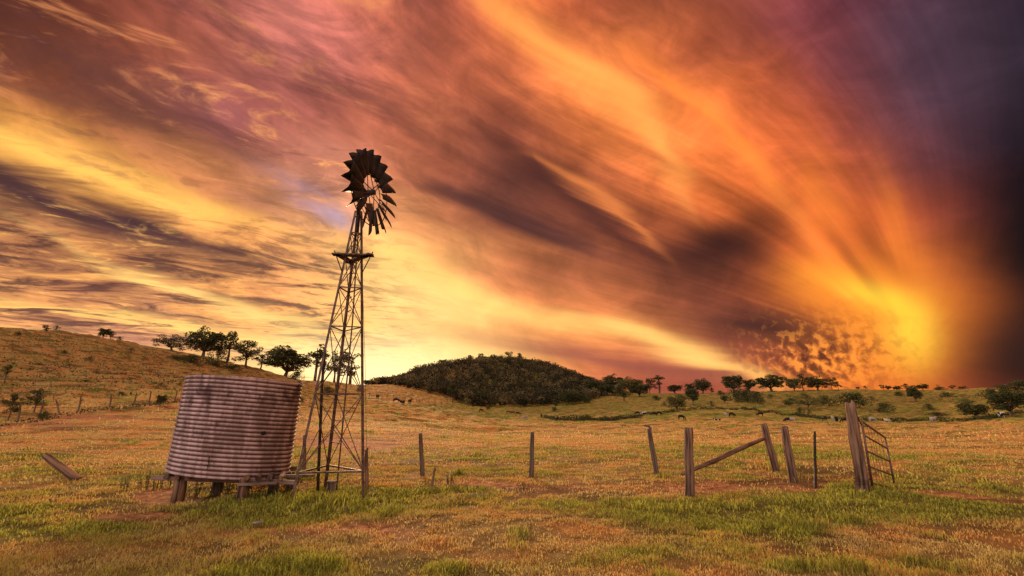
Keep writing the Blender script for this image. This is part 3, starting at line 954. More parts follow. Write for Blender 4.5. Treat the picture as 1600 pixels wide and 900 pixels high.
# triangular service platform
pz = [at_depth(520, 394, 9.42), at_depth(584, 401, 9.5), at_depth(547, 411, 10.12)]
for p in pz: p.z = 4.93
for i in range(3):
    a_, b_ = pz[i], pz[(i + 1) % 3]
    inw = ((pz[0] + pz[1] + pz[2]) / 3 - (a_ + b_) / 2).normalized() * .07
    mb = MB(); mb.beam(L(a_ + inw), L(b_ + inw), .15, .035); mb.build('platform_board', M['dark_wood'], mill, bevel=.004)
    mb = MB(); mb.tube([L(pz[i] - (pz[i] - TOP).normalized() * .08), L(legpt(i, 4.55))], .012, 6); mb.build('platform_strut', M['dark_steel'], mill)
# head
NAZ = R(104)
nrm = Vector((math.sin(NAZ), math.cos(NAZ), 0))
tan_ = Vector((math.cos(NAZ), -math.sin(NAZ), 0)); upv = Vector((0, 0, 1))
HUB = at_depth(580, 301, 9.6)
mb = MB()
mast = TOP.copy(); mast.z = HUB.z
mb.tube([L(TOP - Vector((0, 0, .5))), L(mast)], [.05, .045], 9)
mb.box(L(mast), (.2, .26, .24), Matrix.Rotation(-NAZ, 3, 'Z'))
mb.tube([L(mast), L(HUB - nrm * .06)], .03, 8)
mb.build('gear_head', M['dark_steel'], mill, bevel=.0)
wheel = MB(); wheel.tube([L(HUB - nrm * .09), L(HUB + nrm * .09)], [.075, .06], 12)
hub_o = wheel.build('wheel_hub', M['dark_steel'], mill)
WR = .96


def wp(ang, rad, off=0.0):
    return HUB + (tan_ * math.cos(ang) + upv * math.sin(ang)) * rad + nrm * off


for rad_ in (.46, .80):
    mb = MB(); mb.tube([L(wp(t, WR * rad_, -.03)) for t in np.linspace(0, 2 * math.pi, 61)], .011, 6, False)
    mb.build('wheel_ring', M['dark_steel'], mill)
for k in range(6):
    t = 2 * math.pi * k / 6 + .2
    for off in (-.07, .07):
        mb = MB(); mb.tube([L(wp(t + off * 2, .06, off)), L(wp(t, WR * .80, -.03))], .010, 6); mb.build('wheel_spoke', M['dark_steel'], mill)
BS = 1.0
beta = R(38) * BS
for k in range(18):
    t = 2 * math.pi * k / 18 + .1
    bm = bmesh.new(); grid = []
    for u in np.linspace(0, 1, 5):
        rad_ = WR * (.42 + .58 * u)
        ch = .20 + .23 * u
        row = []
        for v in np.linspace(-.5, .5, 6):
            e_r = tan_ * math.cos(t) + upv * math.sin(t)
            e_t = -tan_ * math.sin(t) + upv * math.cos(t)
            camber = .05 * (1 - 4 * v * v)
            cd = e_t * math.cos(beta) + nrm * math.sin(beta)
            nd = nrm * math.cos(beta) - e_t * math.sin(beta)
            edge = .012 * abs(v) * 2 * u
            row.append(bm.verts.new(L(HUB + e_r * (rad_ + edge - (.03 if u == 1 and abs(v) < .2 else 0)) + cd * ch * v + nd * camber)))
        grid.append(row)
    for r0_, r1_ in zip(grid, grid[1:]):
        for a_ in range(5):
            bm.faces.new((r0_[a_], r0_[a_ + 1], r1_[a_ + 1], r1_[a_]))
    mb = MB(); mb.bm.free(); mb.bm = bm
    o = mb.build('wheel_blade', M['blade_steel'], mill, True)
    s_ = o.modifiers.new('Solidify', 'SOLIDIFY'); s_.thickness = .003
va = [at_depth(571, 317, 10.25), at_depth(582, 318, 11.0), at_depth(586, 354, 11.0), at_depth(576, 346, 10.25)]
bm = bmesh.new(); bm.faces.new([bm.verts.new(L(p)) for p in va])
mb = MB(); mb.bm.free(); mb.bm = bm
o = mb.build('tail_vane', M['blade_steel'], mill); s_ = o.modifiers.new('Solidify', 'SOLIDIFY'); s_.thickness = .004
mb = MB(); mb.tube([L(mast), L((va[0] + va[3]) / 2), L((va[1] + va[2]) / 2)], .014, 6); mb.tube([L(mast - Vector((0, 0, .2))), L(va[3])], .01, 6)
mb.build('tail_arm', M['dark_steel'], mill)

b_ = hit(517, 770)
st = empty('pump_block', b_, 0, 'small square brown timber block at the foot of the windmill tower', 'wood block')
mb = MB(); mb.box((0, 0, .07), (.15, .15, .26), Matrix.Rotation(.3, 3, 'Z')); mb.build('block', M['dark_wood'], st, bevel=.01)
mb = MB(); mb.box((0, 0, .215), (.19, .19, .03), Matrix.Rotation(.3, 3, 'Z')); mb.build('cap_board', M['dark_wood'], st, bevel=.005)

# ------------------------------------------------------------------ fence posts in the foreground


def post(px0, py0, px1, py1, wpx, label, mat='grey_wood', taper=.92, top='flat', name='fence_post', cat='fence post', group=None, n=11):
    b = hit(px0, py0)
    t = at_depth(px1, py1, b.y)
    sc_ = F / (b.y * CP)
    r = wpx / sc_ / 2
    root = empty(name, b, 0, label, cat, group)
    ax = t - b
    pts = [ax * -.06, ax * .0, ax * .3 + Vector((r * .12, 0, 0)), ax * .62 - Vector((r * .1, 0, 0)), ax * .9, ax * 1.0]
    up_ = Vector((0, 0, 1)).rotation_difference(ax.normalized())
    pts = [up_.inverted() @ p for p in pts]
    mb = MB(); mb.tube(pts, [r * 1.12, r * 1.08, r * 1.02, r * .98, r * taper, r * taper * .93], n, jitter=.07)
    if top == 'split':
        for v in mb.bm.verts:
            if v.co.z > ax.length * .96:
                v.co.z += random.uniform(-.03, .05)
        az_ = Vector((0, 0, ax.length))
        mb.tube([az_ * .9 + Vector((r * .45, 0, 0)), az_ * 1.045 + Vector((r * .5, 0, 0))], [r * .4, r * .12], 6, jitter=.2)
        mb.tube([az_ * .9 - Vector((r * .5, 0, 0)), az_ * 1.02 - Vector((r * .65, 0, 0))], [r * .4, r * .15], 6, jitter=.2)
    sh = mb.build('shaft', M[mat], root, True)
    sh.rotation_euler = up_.to_euler()
    return root, b, t, r


PG = 'old fence posts across the paddock'
post(120, 749, 71, 712, 11, 'short grey post leaning far over to the left in open grass', top='flat', group=PG)
post(660, 743, 657, 677, 6.5, 'thin dark post between the windmill and the middle of the field', 'dark_wood', group=PG)
post(830, 745, 832, 675, 7, 'upright slim dark post standing alone in the middle of the field', 'dark_wood', group=PG)
pr, pb_, pt_, r_ = post(1026, 741, 1014, 670, 7.5, 'slim leaning post with a crooked stub of wood across its top', 'dark_wood', group=PG)
mb = MB(); mb.tube([pt_ - pb_ + Vector((.06, 0, -.02)), pt_ - pb_ + Vector((0, 0, .07)), pt_ - pb_ + Vector((-.12, .02, .08))], [.03, .035, .02], 7, jitter=.15)
mb.build('stub', M['dark_wood'], pr)
pA, bA, tA, rA = post(1078, 779, 1076, 668, 14, 'thick round grey post holding the low end of the sloping rail', taper=.97, group=PG)
pB, bB, tB, rB = post(1213, 738, 1193, 662, 10.5, 'leaning grey post holding the high end of the sloping rail', group=PG)
post(1240, 753, 1225, 666, 11.5, 'leaning thick grey post just right of the sloping rail', group=PG)
post(1274, 761, 1273, 674, 3.6, 'thin black steel picket between the thick posts and the gate', 'dark_steel', name='steel_picket', group=PG, n=6)
pG, bG, tG, rG = post(1349, 770, 1328, 631, 17, 'tall rough gatepost with a splintered top and wire round its foot', taper=.84, top='split', name='gate_post', cat='gate post', group=PG, n=13)
mb = MB()
for q in (.10, .125, .15):
    cx_ = (tG - bG) * q
    mb.tube([cx_ + Vector((math.cos(w) * rG * 1.17, math.sin(w) * rG * 1.17, .012 * math.sin(w * 2 + q * 50))) for w in np.linspace(0, 2 * math.pi, 25)], .004, 5, False)
mb.tube([(tG - bG) * .12 + Vector((rG, 0, 0)), (tG - bG) * .16 + Vector((rG + .07, -.03, .03))], .004, 5)
mb.build('tie_wire', M['dark_steel'], pG)
post(475, 742, 476, 680, 5.5, 'slim post behind the left leg of the windmill tower', 'grey_wood', group=PG)
pF, bF, tF, rF = post(573, 763, 572.5, 706, 5.5, 'slim forked post just behind the right leg of the windmill tower', 'grey_wood', group=PG)
mb = MB(); ax = tF - bF
mb.tube([ax, ax * 1.12 + Vector((.035, 0, 0))], [.03, .02], 6); mb.tube([ax * .97, ax * 1.06 - Vector((.04, 0, 0))], [.025, .012], 6); mb.build('fork', M['grey_wood'], pF)
post(675, 757, 680, 731, 3.5, 'short crooked stick poking up from the grass right of the windmill', 'dark_wood', name='broken_stake', cat='stake', n=6)
a_ = at_depth(1066, 741, bA.y + .12); b_ = at_depth(1194, 685, bB.y - .08)
rl = empty('sloping_rail', a_, 0, 'long round rail sloping between the thick post and a leaning post', 'rail')
ax = b_ - a_
up_ = Vector((0, 0, 1)).rotation_difference(ax.normalized()); ln_ = ax.length
mb = MB(); mb.tube([Vector((0, 0, 0)), Vector((.012, 0, ln_ * .3)), Vector((-.01, 0, ln_ * .65)), Vector((0, 0, ln_))], [.03, .05, .052, .045], 10, jitter=.07); mb.build('pole', M['grey_wood'], rl, True).rotation_euler = up_.to_euler()

# gate
g0, g1 = bG.y + .15, bG.y + 1.15
gt = empty('farm_gate', at_depth(1362, 760, g0), 0, 'sagging rusty pipe gate with a cut corner hanging open beside the tall gatepost', 'gate')
hin = [at_depth(1346, 658, g0), at_depth(1363, 760, g0)]
fre = [at_depth(1383, 684, g1), at_depth(1397, 755, g1)]
for a_, b_, r_, nm in ((hin[0], hin[1], .026, 'stile'), (fre[0], fre[1], .022, 'stile'), (hin[0], fre[0], .022, 'top_bar')):
    mb = MB(); mb.tube([local(a_, gt), local(b_, gt)], r_, 8); mb.build(nm, M['gate_steel'], gt, True)
for q0, q1 in ((.22, .24), (.46, .53), (.70, .83), (.95, None)):
    a_ = hin[0].lerp(hin[1], q0)
    b_ = fre[0].lerp(fre[1], q1) if q1 else at_depth(1388, 761, g1 - .25)
    mb = MB(); mb.tube([local(a_, gt), local(b_, gt)], .019, 8); mb.build('bar', M['gate_steel'], gt, True)
for q in (.22, .36, .5, .64, .8):
    a_ = hin[0].lerp(fre[0], q); b_ = hin[0].lerp(hin[1], .95).lerp(fre[0].lerp(fre[1], .95), q)
    mid = a_.lerp(b_, .5) + Vector((random.uniform(-.03, .03), 0, 0))
    mb = MB(); mb.tube([local(a_, gt), local(mid, gt), local(b_, gt)], .0042, 4); mb.build('mesh_wire', M['dark_steel'], gt)
for q in (.08, .9):
    a_ = hin[0].lerp(hin[1], q); b_ = bG.lerp(tG, 1 - q * .95)
    mb = MB(); mb.tube([local(a_, gt), local(b_ + Vector((rG * .5, 0, 0)), gt)], .012, 6); mb.build('hinge', M['dark_steel'], gt)

# ------------------------------------------------------------------ trees
LR = random.Random(5)


def leaf_cloud(centres, n, size, flat=.6, seed=0):
    """many small leaf faces spread through the clumps of a crown"""
    q = np.random.default_rng(seed)
    V = []
    for (c, rx, rz) in centres:
        k = max(6, int(n * rx * rx))
        d = q.normal(size=(k, 3)); d /= np.linalg.norm(d, axis=1)[:, None]
        rr_ = q.uniform(.25, 1, (k, 1)) ** .5
        p = np.array(c) + d * rr_ * np.array([rx, rx, rz])
        a = q.normal(size=(k, 3)); a /= np.linalg.norm(a, axis=1)[:, None]
        b = np.cross(a, q.normal(size=(k, 3))); b /= np.linalg.norm(b, axis=1)[:, None]
        s = size * q.uniform(.6, 1.3, (k, 1))
        V.append(np.stack([p + a * s, p - a * s * .5 + b * s * .8, p - a * s * .5 - b * s * .8], 1))
    V = np.concatenate(V)
    return V.reshape(-1, 3), np.arange(len(V) * 3).reshape(-1, 3)


def tree_meshes(style, seed):
    """unit trees about 8 m tall -> (trunk mesh object builder, crown data)"""
    q = random.Random(seed)
    mb = MB(); cl = []
    def limb(a, b, r0_, r1_):
        mid = a.lerp(b, .5) + Vector((q.uniform(-.2, .2), q.uniform(-.2, .2), q.uniform(0, .3)))
        mb.tube([a, mid, b], [r0_, (r0_ + r1_) / 2, r1_], 6)
    if style == 'round':
        fk = Vector((q.uniform(-.3, .3), q.uniform(-.3, .3), 1.3))
        mb.tube([(0, 0, -.6), (0, 0, 0), fk], [.36, .30, .22], 8)
        for k in range(44):
            w = q.uniform(0, 6.283); e_ = math.acos(q.uniform(-.75, 1)); rad_ = q.uniform(.4, 1) * 2.7
            c = Vector((math.cos(w) * math.sin(e_) * rad_ * 1.1, math.sin(w) * math.sin(e_) * rad_ * 1.1, 4.1 + math.cos(e_) * rad_ * 1.12))
            cl.append((tuple(c), q.uniform(.75, 1.2), q.uniform(.6, .9)))
            if k % 3 == 0: limb(fk, c, .13, .03)
        size, n = .19, 110
    elif style == 'gum':
        h_ = q.uniform(2.6, 3.6)
        fk = Vector((q.uniform(-.5, .5), q.uniform(-.5, .5), h_))
        mb.tube([(0, 0, -.6), (0, 0, 0), fk * .5 + Vector((.1, 0, 0)), fk], [.28, .24, .19, .15], 8)
        for k in range(q.randint(16, 22)):
            w = q.uniform(0, 6.283); rad_ = q.uniform(.3, 2.5)
            c = Vector((math.cos(w) * rad_, math.sin(w) * rad_, q.uniform(2.9, 7.5) - rad_ * .4))
            cl.append((tuple(c), q.uniform(.6, 1.0), q.uniform(.55, .8)))
            limb(fk, c, .07, .02)
        size, n = .17, 130
    elif style == 'tall':
        h_ = 6.5
        mb.tube([(0, 0, -.6), (0, 0, 0), (.15, 0, 3), (0, .1, h_)], [.24, .20, .14, .05], 8)
        for k in range(18):
            zc = q.uniform(2.4, 7.6); w = q.uniform(0, 6.283); rad_ = q.uniform(.2, 1.7) * (1 - abs(zc - 5) / 6)
            c = Vector((math.cos(w) * rad_, math.sin(w) * rad_, zc))
            cl.append((tuple(c), q.uniform(.45, .8), q.uniform(.4, .65)))
            limb(Vector((0, 0, max(zc - 1, 1.5))), c, .06, .02)
        size, n = .17, 130
    elif style == 'flat':
        mb.tube([(0, 0, -.6), (0, 0, 0), (.4, 0, 1.6)], [.3, .26, .2], 8)
        for k in range(26):
            w = q.uniform(0, 6.283); rad_ = q.uniform(.4, 3.6)
            c = Vector((math.cos(w) * rad_, math.sin(w) * rad_, q.uniform(3.0, 6.8) - rad_ * .42))
            cl.append((tuple(c), q.uniform(.7, 1.1), q.uniform(.6, .95)))
            if k % 2 == 0: limb(Vector((.4, 0, 1.6)), c, .10, .03)
        size, n = .19, 90
    else:  # bush
        mb.tube([(0, 0, -.6), (0, 0, .8)], [.2, .1], 6)
        for k in range(26):
            w = q.uniform(0, 6.283); rad_ = q.uniform(0, 4.2)
            c = Vector((math.cos(w) * rad_, math.sin(w) * rad_, q.uniform(.6, 5.6) * (1 - rad_ / 6.5)))
            cl.append((tuple(c), q.uniform(.9, 1.6), q.uniform(.7, 1.2)))
            if k % 5 == 0: limb(Vector((0, 0, .6)), c, .08, .02)
        size, n = .20, 45
    V, Fc = leaf_cloud(cl, n, size, seed=seed)
    return mb, V, Fc


PROTO = {}


def tree(px, base, width, height_px, style, label, dist=None, leaf='leaf_dark', group='trees on the hills', variant=None, name=None, cat='tree'):
    """place a tree whose foot shows at (px, base); sizes are the picture sizes turned into metres at its distance"""
    if dist is None:
        p = hit(px, base, 25)
        if p is None or p.length > 640:
            p = put(px, stretch(px, 200))
    else:
        p = put(px, stretch(px, dist))
    D = p.y
    hm = height_px * D / F * 1.03; wm = width * D / F
    v = variant if variant is not None else LR.randint(0, 2)
    key = (style, v, leaf)
    name = name or {'bush': 'bush', 'gum': 'gum_tree', 'tall': 'gum_tree'}.get(style, 'tree')
    if style == 'bush' and cat == 'tree': cat = 'bush'
    if key not in PROTO:
        mb, V_, F_ = tree_meshes(style, hash((style == 'gum', v, len(style))) % 1000 + v * 17)
        root = empty(name, p)
        tk = mb.build('trunk', M['bark'], root, True)
        cr = mesh_np('crown', V_, [F_], M[leaf], root)
        PROTO[key] = (tk, cr, V_[:, 2].max(), np.percentile(np.abs(V_[:, :2]), 97) * 2)
    else:
        tk0, cr0 = PROTO[key][:2]
        root = bpy.data.objects.new(name, None); COL.objects.link(root); root.location = p
        for src in (tk0, cr0):
            c_ = src.copy(); COL.objects.link(c_); c_.parent = root
    hh_, ww_ = PROTO[key][2:]
    root.scale = (wm / ww_, wm / ww_, hm / hh_)
    root.rotation_euler = (0, 0, LR.uniform(0, 6.28))
    tag(root, label, cat, group)
    return root


SK = 'trees along the skyline'
# left ridge
tree(44, 517, 11, 13, 'gum', 'tiny sparse tree at the left end of the left ridge skyline', 107, group=SK)
tree(61, 517, 8, 10, 'gum', 'tiny tree second from the left on the left ridge skyline', 108, group=SK)
tree(140, 530, 16, 16, 'round', 'small dark tree left one of the pair alone on the left ridge', 113, group=SK)
tree(151, 532, 14, 15, 'gum', 'small dark tree right one of the pair alone on the left ridge', 113, group=SK)
tree(167, 535, 8, 7, 'bush', 'tiny bush on the ridge just right of the pair of small trees', 114, group=SK)
tree(256, 553, 46, 26, 'flat', 'wide low spreading tree left of the tall dense tree on the ridge', 117, group=SK)
tree(306, 562, 50, 47, 'round', 'tall dense tree on the ridge above the left edge of the tank', 118, group=SK, variant=1)
tree(346, 568, 42, 48, 'gum', 'sparse gum tree right of the tall dense tree above the tank', 119, group=SK, variant=0)
tree(330, 568, 26, 26, 'bush', 'dark bush between the tall dense tree and the gum above the tank', 118, group=SK)
tree(377, 572, 38, 44, 'gum', 'open gum tree above the middle of the tank rim', 121, group=SK, variant=2)
tree(401, 577, 26, 22, 'gum', 'low scruffy tree between the open gum and the rounded tree above the tank', 121, group=SK, variant=1)
tree(441, 584, 60, 46, 'round', 'broad rounded dense tree above the right end of the tank rim', 122, group=SK, variant=2)
tree(459, 586, 22, 14, 'bush', 'low bush at the right foot of the broad rounded tree above the tank', 122, group=SK)
tree(489, 590, 32, 56, 'tall', 'tall sparse tree just left of the windmill tower', 136, group=SK, variant=0)
tree(519, 593, 34, 50, 'gum', 'sparse tree seen through the lattice of the windmill tower', 138, group=SK, variant=0)
tree(545, 596, 34, 48, 'tall', 'thin tree behind the right side of the windmill tower', 140, group=SK, variant=1)
tree(571, 597, 9, 9, 'round', 'tiny tree on the bright horizon just right of the windmill tower', 142, group=SK)
for k, (px, py, w, h_) in enumerate(((277, 562, 26, 10), (300, 567, 40, 13), (335, 572, 34, 12), (362, 577, 30, 11))):
    tree(px, py, w, h_, 'bush', ('low dark scrub at the left foot of the tall dense ridge tree', 'low dark scrub right under the tall dense ridge tree', 'low dark scrub under the sparse gum above the tank', 'low dark scrub under the open gum above the tank')[k], None, group='scrub on the left ridge')
# slope on the left
tree(12, 657, 22, 40, 'gum', 'scraggy sapling at the left edge of the picture by the far fence', None, group='saplings by the left fence', variant=1)
tree(52, 645, 22, 36, 'gum', 'thin leaning sapling with a bushy head behind the left fence', None, group='saplings by the left fence', variant=2)
tree(66, 655, 18, 17, 'bush', 'small dark shrub at the foot of the left fence', None, group='saplings by the left fence')
tree(7, 597, 12, 30, 'tall', 'faint thin tree on the left slope at the picture edge', None, 'leaf_olive', group='saplings by the left fence')
tree(250, 635, 14, 17, 'round', 'small round headed sapling on the fence line left of the tank', None, group='saplings by the left fence')
for k, (px, py, w, h_) in enumerate(((28, 524, 10, 6), (205, 548, 8, 5), (100, 552, 7, 5), (252, 603, 9, 5), (133, 597, 9, 5), (140, 562, 12, 5), (512, 618, 20, 14), (470, 628, 10, 8), (560, 612, 8, 6), (280, 602, 8, 4), (190, 618, 12, 6), (60, 570, 10, 5))):
    tree(px, py, w, h_, 'bush', ('small dark tussock near the top of the left ridge at its far left', 'small tussock on the ridge line above the middle of the slope', 'small tussock high on the left slope below the two tiny trees', 'dark tussock on the slope just left of the tank', 'tussock halfway up the left slope', 'low patch of scrub under the pair of small ridge trees', 'dark round bush on the slope seen through the windmill tower', 'small bush between the tank and the windmill tower', 'small bush on the slope right of the tower lattice', 'tiny tussock just above the left side of the tank', 'low green scrub above the left fence', 'low scrub on the far left of the slope')[k], None, 'leaf_olive' if k % 2 else 'leaf_dark', group='tussocks on the left slope')
# around the foot of the wooded hill
WE = 'trees at the edge of the wooded hill'
tree(707, 637, 16, 28, 'round', 'dark tree standing in front of the left foot of the wooded hill', 148, group=WE)
tree(724, 638, 14, 16, 'gum', 'slim pale trunked tree second along the foot of the wooded hill', 150, group=WE)
tree(738, 640, 20, 26, 'gum', 'pale trunked tree third along the foot of the wooded hill', 150, group=WE)
tree(756, 640, 20, 24, 'round', 'pale trunked dark tree fourth along the foot of the wooded hill', 152, group=WE)
tree(866, 643, 8, 10, 'bush', 'small dark bush alone on the grass below the middle of the hill', None, group=WE)
tree(868, 638, 10, 14, 'tall', 'small upright dark tree on the grass below the wooded hill', None, group=WE)
tree(883, 633, 18, 20, 'round', 'round dark tree at the right foot of the wooded hill', None, group=WE)
tree(898, 632, 22, 22, 'round', 'second round dark tree at the right foot of the wooded hill', None, group=WE)
tree(915, 630, 22, 18, 'bush', 'broad dark bush at the right foot of the wooded hill', None, group=WE)
tree(926, 618, 20, 22, 'round', 'dark tree half way up the right shoulder of the wooded hill', None, group=WE)
tree(975, 628, 12, 16, 'tall', 'small dark tree below the right shoulder of the wooded hill', None, group=WE)
tree(948, 618, 26, 18, 'round', 'dense dark tree under the open dark tree right of the hill', None, group=WE)
tree(960, 612, 30, 27, 'round', 'open dark tree on the skyline right of the wooded hill', 225, group=SK)
tree(986, 614, 38, 24, 'round', 'grey rounded tree on the skyline between two open crowned trees', 215, 'leaf_olive', group=SK)
tree(1000, 620, 28, 18, 'round', 'dark low tree under the grey rounded skyline tree', None, group=WE)
tree(970, 619, 26, 16, 'bush', 'dark bush below the open dark skyline tree', None, group=WE)
tree(1016, 617, 15, 23, 'gum', 'narrow leaning tree left of the sparse one near the picture centre right', 205, group=SK)
tree(1031, 616, 22, 27, 'tall', 'sparse upright tree with gaps right of the grey rounded one', 205, group=SK, variant=2)
tree(1055, 616, 20, 13, 'round', 'small rounded tree first of the row on the right skyline', 200, group=SK)
tree(1079, 616, 13, 14, 'round', 'small narrow tree second of the row on the right skyline', 200, group=SK)
tree(1099, 618, 23, 24, 'round', 'neat round tree third of the row on the right skyline', 195, group=SK, variant=1)
tree(1113, 617, 8, 10, 'gum', 'wispy small tree touching the right of the neat round skyline tree', 195, group=SK)
tree(1148, 617, 25, 26, 'round', 'dense round tree rising from the dark thicket on the right skyline', 195, group=SK, variant=0)
tree(1172, 617, 18, 19, 'round', 'smaller round tree rising from the dark thicket on the right skyline', 195, group=SK, variant=2)
tree(1207, 616, 40, 26, 'round', 'broad many limbed tree on the right skyline', 192, group=SK)
tree(1243, 618, 19, 20, 'round', 'grey open tree right of the broad many limbed skyline tree', 190, 'leaf_olive', group=SK)
tree(1257, 612, 19, 26, 'gum', 'high crowned thin tree left of the leafy one on the right hilltop', 192, group=SK, variant=1)
tree(1279, 610, 29, 24, 'round', 'leafy spreading tree on the right hilltop', 192, group=SK)
tree(1302, 607, 14, 19, 'gum', 'thin wispy tree right of the leafy spreading hilltop tree', 195, group=SK)
tree(1312, 606, 10, 13, 'gum', 'tiny wispy tree last in the right hilltop cluster', 195, group=SK)
for k, (px, w, h_, st_) in enumerate(((1355, 6, 6, 'gum'), (1383, 9, 8, 'gum'), (1391, 7, 7, 'round'), (1404, 9, 8, 'round'), (1418, 10, 11, 'gum'), (1432, 10, 8, 'gum'), (1445, 14, 10, 'round'), (1470, 17, 9, 'bush'), (1491, 10, 7, 'gum'), (1508, 12, 6, 'flat'), (1343, 5, 4, 'round'))):
    tree(px, 607, w, h_, st_, ('tiny lone tree on the bare hilltop above the gatepost', 'tiny tree left of a pair on the hilltop right of the gate', 'tiny tree right of a pair on the hilltop right of the gate', 'tiny round tree third on the hilltop right of the gate', 'tallest of the tiny trees on the hilltop right of the gate', 'tiny sparse tree between the tallest tiny tree and a flat one', 'small flat topped tree on the hilltop under the yellow glow', 'wider small flat topped tree right of the yellow glow', 'tiny sparse tree under the edge of the dark cloud', 'small flat tree on the skyline under the dark cloud', 'tiniest tree on the bare hilltop just left of the lone one')[k], 205, group=SK)
SL = 'bushes and trees on the right slope'
tree(1059, 643, 27, 28, 'round', 'open round tree with a clear trunk above the dark creek line', None, 'leaf_olive', group=SL)
tree(1083, 632, 18, 24, 'round', 'dark double tree right of the open round tree with a trunk', None, group=SL)
tree(1112, 639, 10, 12, 'gum', 'small pale sapling on the slope above the creek line', None, 'leaf_olive', group=SL)
tree(1132, 630, 9, 11, 'round', 'small dark tree on the slope left of the thicket', None, group=SL)
tree(1126, 618, 10, 8, 'bush', 'small dark bush on the ridge left of the thicket', None, group=SL)
tree(1150, 626, 30, 18, 'bush', 'left part of the dark thicket on the right slope', None, group=SL)
tree(1168, 628, 36, 20, 'bush', 'middle part of the dark thicket on the right slope', None, group=SL)
tree(1184, 630, 26, 18, 'bush', 'right part of the dark thicket on the right slope', None, group=SL)
tree(1235, 633, 26, 15, 'bush', 'green bush left of the trunked tree below the leafy hilltop tree', None, group=SL)
tree(1262, 640, 38, 26, 'flat', 'spreading green tree with a short trunk on the right slope', None, 'leaf_olive', group=SL)
tree(1287, 634, 26, 17, 'bush', 'green bush right of the spreading trunked tree', None, 'leaf_olive', group=SL)
tree(1251, 649, 12, 12, 'bush', 'small very dark bush just above the creek line', None, group=SL)
tree(1265, 646, 6, 6, 'bush', 'tiny dark bush right of the very dark one by the creek line', None, group=SL)
tree(1331, 636, 52, 22, 'bush', 'large dark bush behind the splintered top of the gatepost', None, group=SL)
tree(1381, 644, 28, 15, 'bush', 'dark bush on the slope just above the gate', None, group=SL)
tree(1362, 626, 14, 7, 'bush', 'low bush between the gatepost bush and the hilltop', None, 'leaf_olive', group=SL)
tree(1431, 628, 18, 22, 'round', 'dark tree below the tiny hilltop trees right of the gate', None, group=SL)
tree(1452, 640, 16, 9, 'bush', 'low dark bush right of and above the gate', None, group=SL)
tree(1464, 650, 26, 6, 'bush', 'low long patch of scrub on the slope right of the gate', None, group=SL)
tree(1524, 655, 33, 27, 'round', 'dark round headed tree with a short trunk on the right slope', None, group=SL, variant=1)
tree(1582, 650, 44, 36, 'round', 'large dark tree near the right edge of the picture', None, group=SL, variant=0)
tree(1550, 622, 26, 14, 'bush', 'dark bush up the slope left of the large right edge tree', None, group=SL)
tree(1568, 618, 30, 16, 'bush', 'dark bush above the large right edge tree', None, group=SL)
tree(1594, 614, 34, 20, 'bush', 'dark scrub on the skyline at the right edge of the picture', None, group=SL)
tree(1480, 620, 18, 7, 'bush', 'low scrub below the wider flat topped skyline tree', None, group=SL)
tree(1510, 630, 20, 7, 'bush', 'low scrub above the dark round headed tree', None, 'leaf_olive', group=SL)
tree(1405, 618, 14, 6, 'bush', 'low scrub left of the dark tree below the hilltop trees', None, group=SL)
tree(1025, 626, 14, 8, 'bush', 'small bush below the sparse upright skyline tree', None, group=SL)
tree(1038, 634, 8, 6, 'bush', 'tiny bush left of the open round tree with a trunk', None, 'leaf_olive', group=SL)
tree(1205, 622, 14, 6, 'bush', 'small bush under the broad many limbed skyline tree', None, 'leaf_olive', group=SL)

for k, (px, w, h_, st_, d_) in enumerate(((648, 12, 13, 'round', 262), (668, 12, 15, 'gum', 268), (690, 14, 14, 'round', 276), (733, 14, 15, 'gum', 282), (752, 13, 15, 'gum', 296), (797, 16, 18, 'gum', 300), (812, 14, 17, 'gum', 300), (770, 12, 13, 'round', 300))):
    tree(px, 560, w, h_, st_, ('small tree breaking the lower left crest of the wooded hill', 'second small tree up the left crest of the wooded hill', 'round crown on the left crest of the wooded hill', 'thin crown on the crest left of the top of the wooded hill', 'thin open crown just left of the top of the wooded hill', 'tall open tree on the crest just right of the hilltop', 'tall open tree right of its twin on the wooded crest', 'rounded crown at the very top of the wooded hill')[k], d_, 'leaf_olive' if k % 2 else 'leaf_dark', group='trees on the crest of the wooded hill')

# the wooded hill: one mass of crowns
q = np.random.default_rng(3)
Vs, Cs = [], []
fx_ = [575, 600, 660, 700, 725, 770, 800, 870, 920, 965]
fy_ = [598, 600, 612, 622, 632, 637, 637, 633, 627, 618]
fd = []
for a_, b_ in zip(fx_, fy_):
    p = hit(a_, b_, 60)
    fd.append(p.length if p is not None else 290)
fd = np.clip(fd, 200, 350)
cnt = 0
while cnt < 3300:
    px = q.uniform(575, 968); d0 = np.interp(px, fx_, fd); dist = q.uniform(d0, 560)
    if px > 930 and q.uniform() < .4: continue
    p = put(px, dist); cnt += 1
    hgt = (4.0 + 5.5 * q.uniform() ** 1.7) * (0.75 if px < 640 or px > 900 else 1); w = hgt * q.uniform(.38, .55)
    k = 75
    d_ = q.normal(size=(k, 3)); d_ /= np.linalg.norm(d_, axis=1)[:, None]
    pp = np.array(p) + np.array([0, 0, hgt * .58]) + d_ * q.uniform(.5, 1, (k, 1)) * np.array([w, w, hgt * .42])
    a_ = q.normal(size=(k, 3)); a_ /= np.linalg.norm(a_, axis=1)[:, None]
    b_ = np.cross(a_, q.normal(size=(k, 3))); b_ /= np.linalg.norm(b_, axis=1)[:, None]
    s = q.uniform(.35, .75, (k, 1))
    Vs.append(np.stack([pp + a_ * s, pp - a_ * s * .5 + b_ * s * .8, pp - a_ * s * .5 - b_ * s * .8], 1))
    cc = np.ones((k * 3, 4)); cc[:, 0] = q.uniform(0, 1); Cs.append(cc)
Vs = np.concatenate(Vs)
m, gm = new_mat('woodland_leaves')
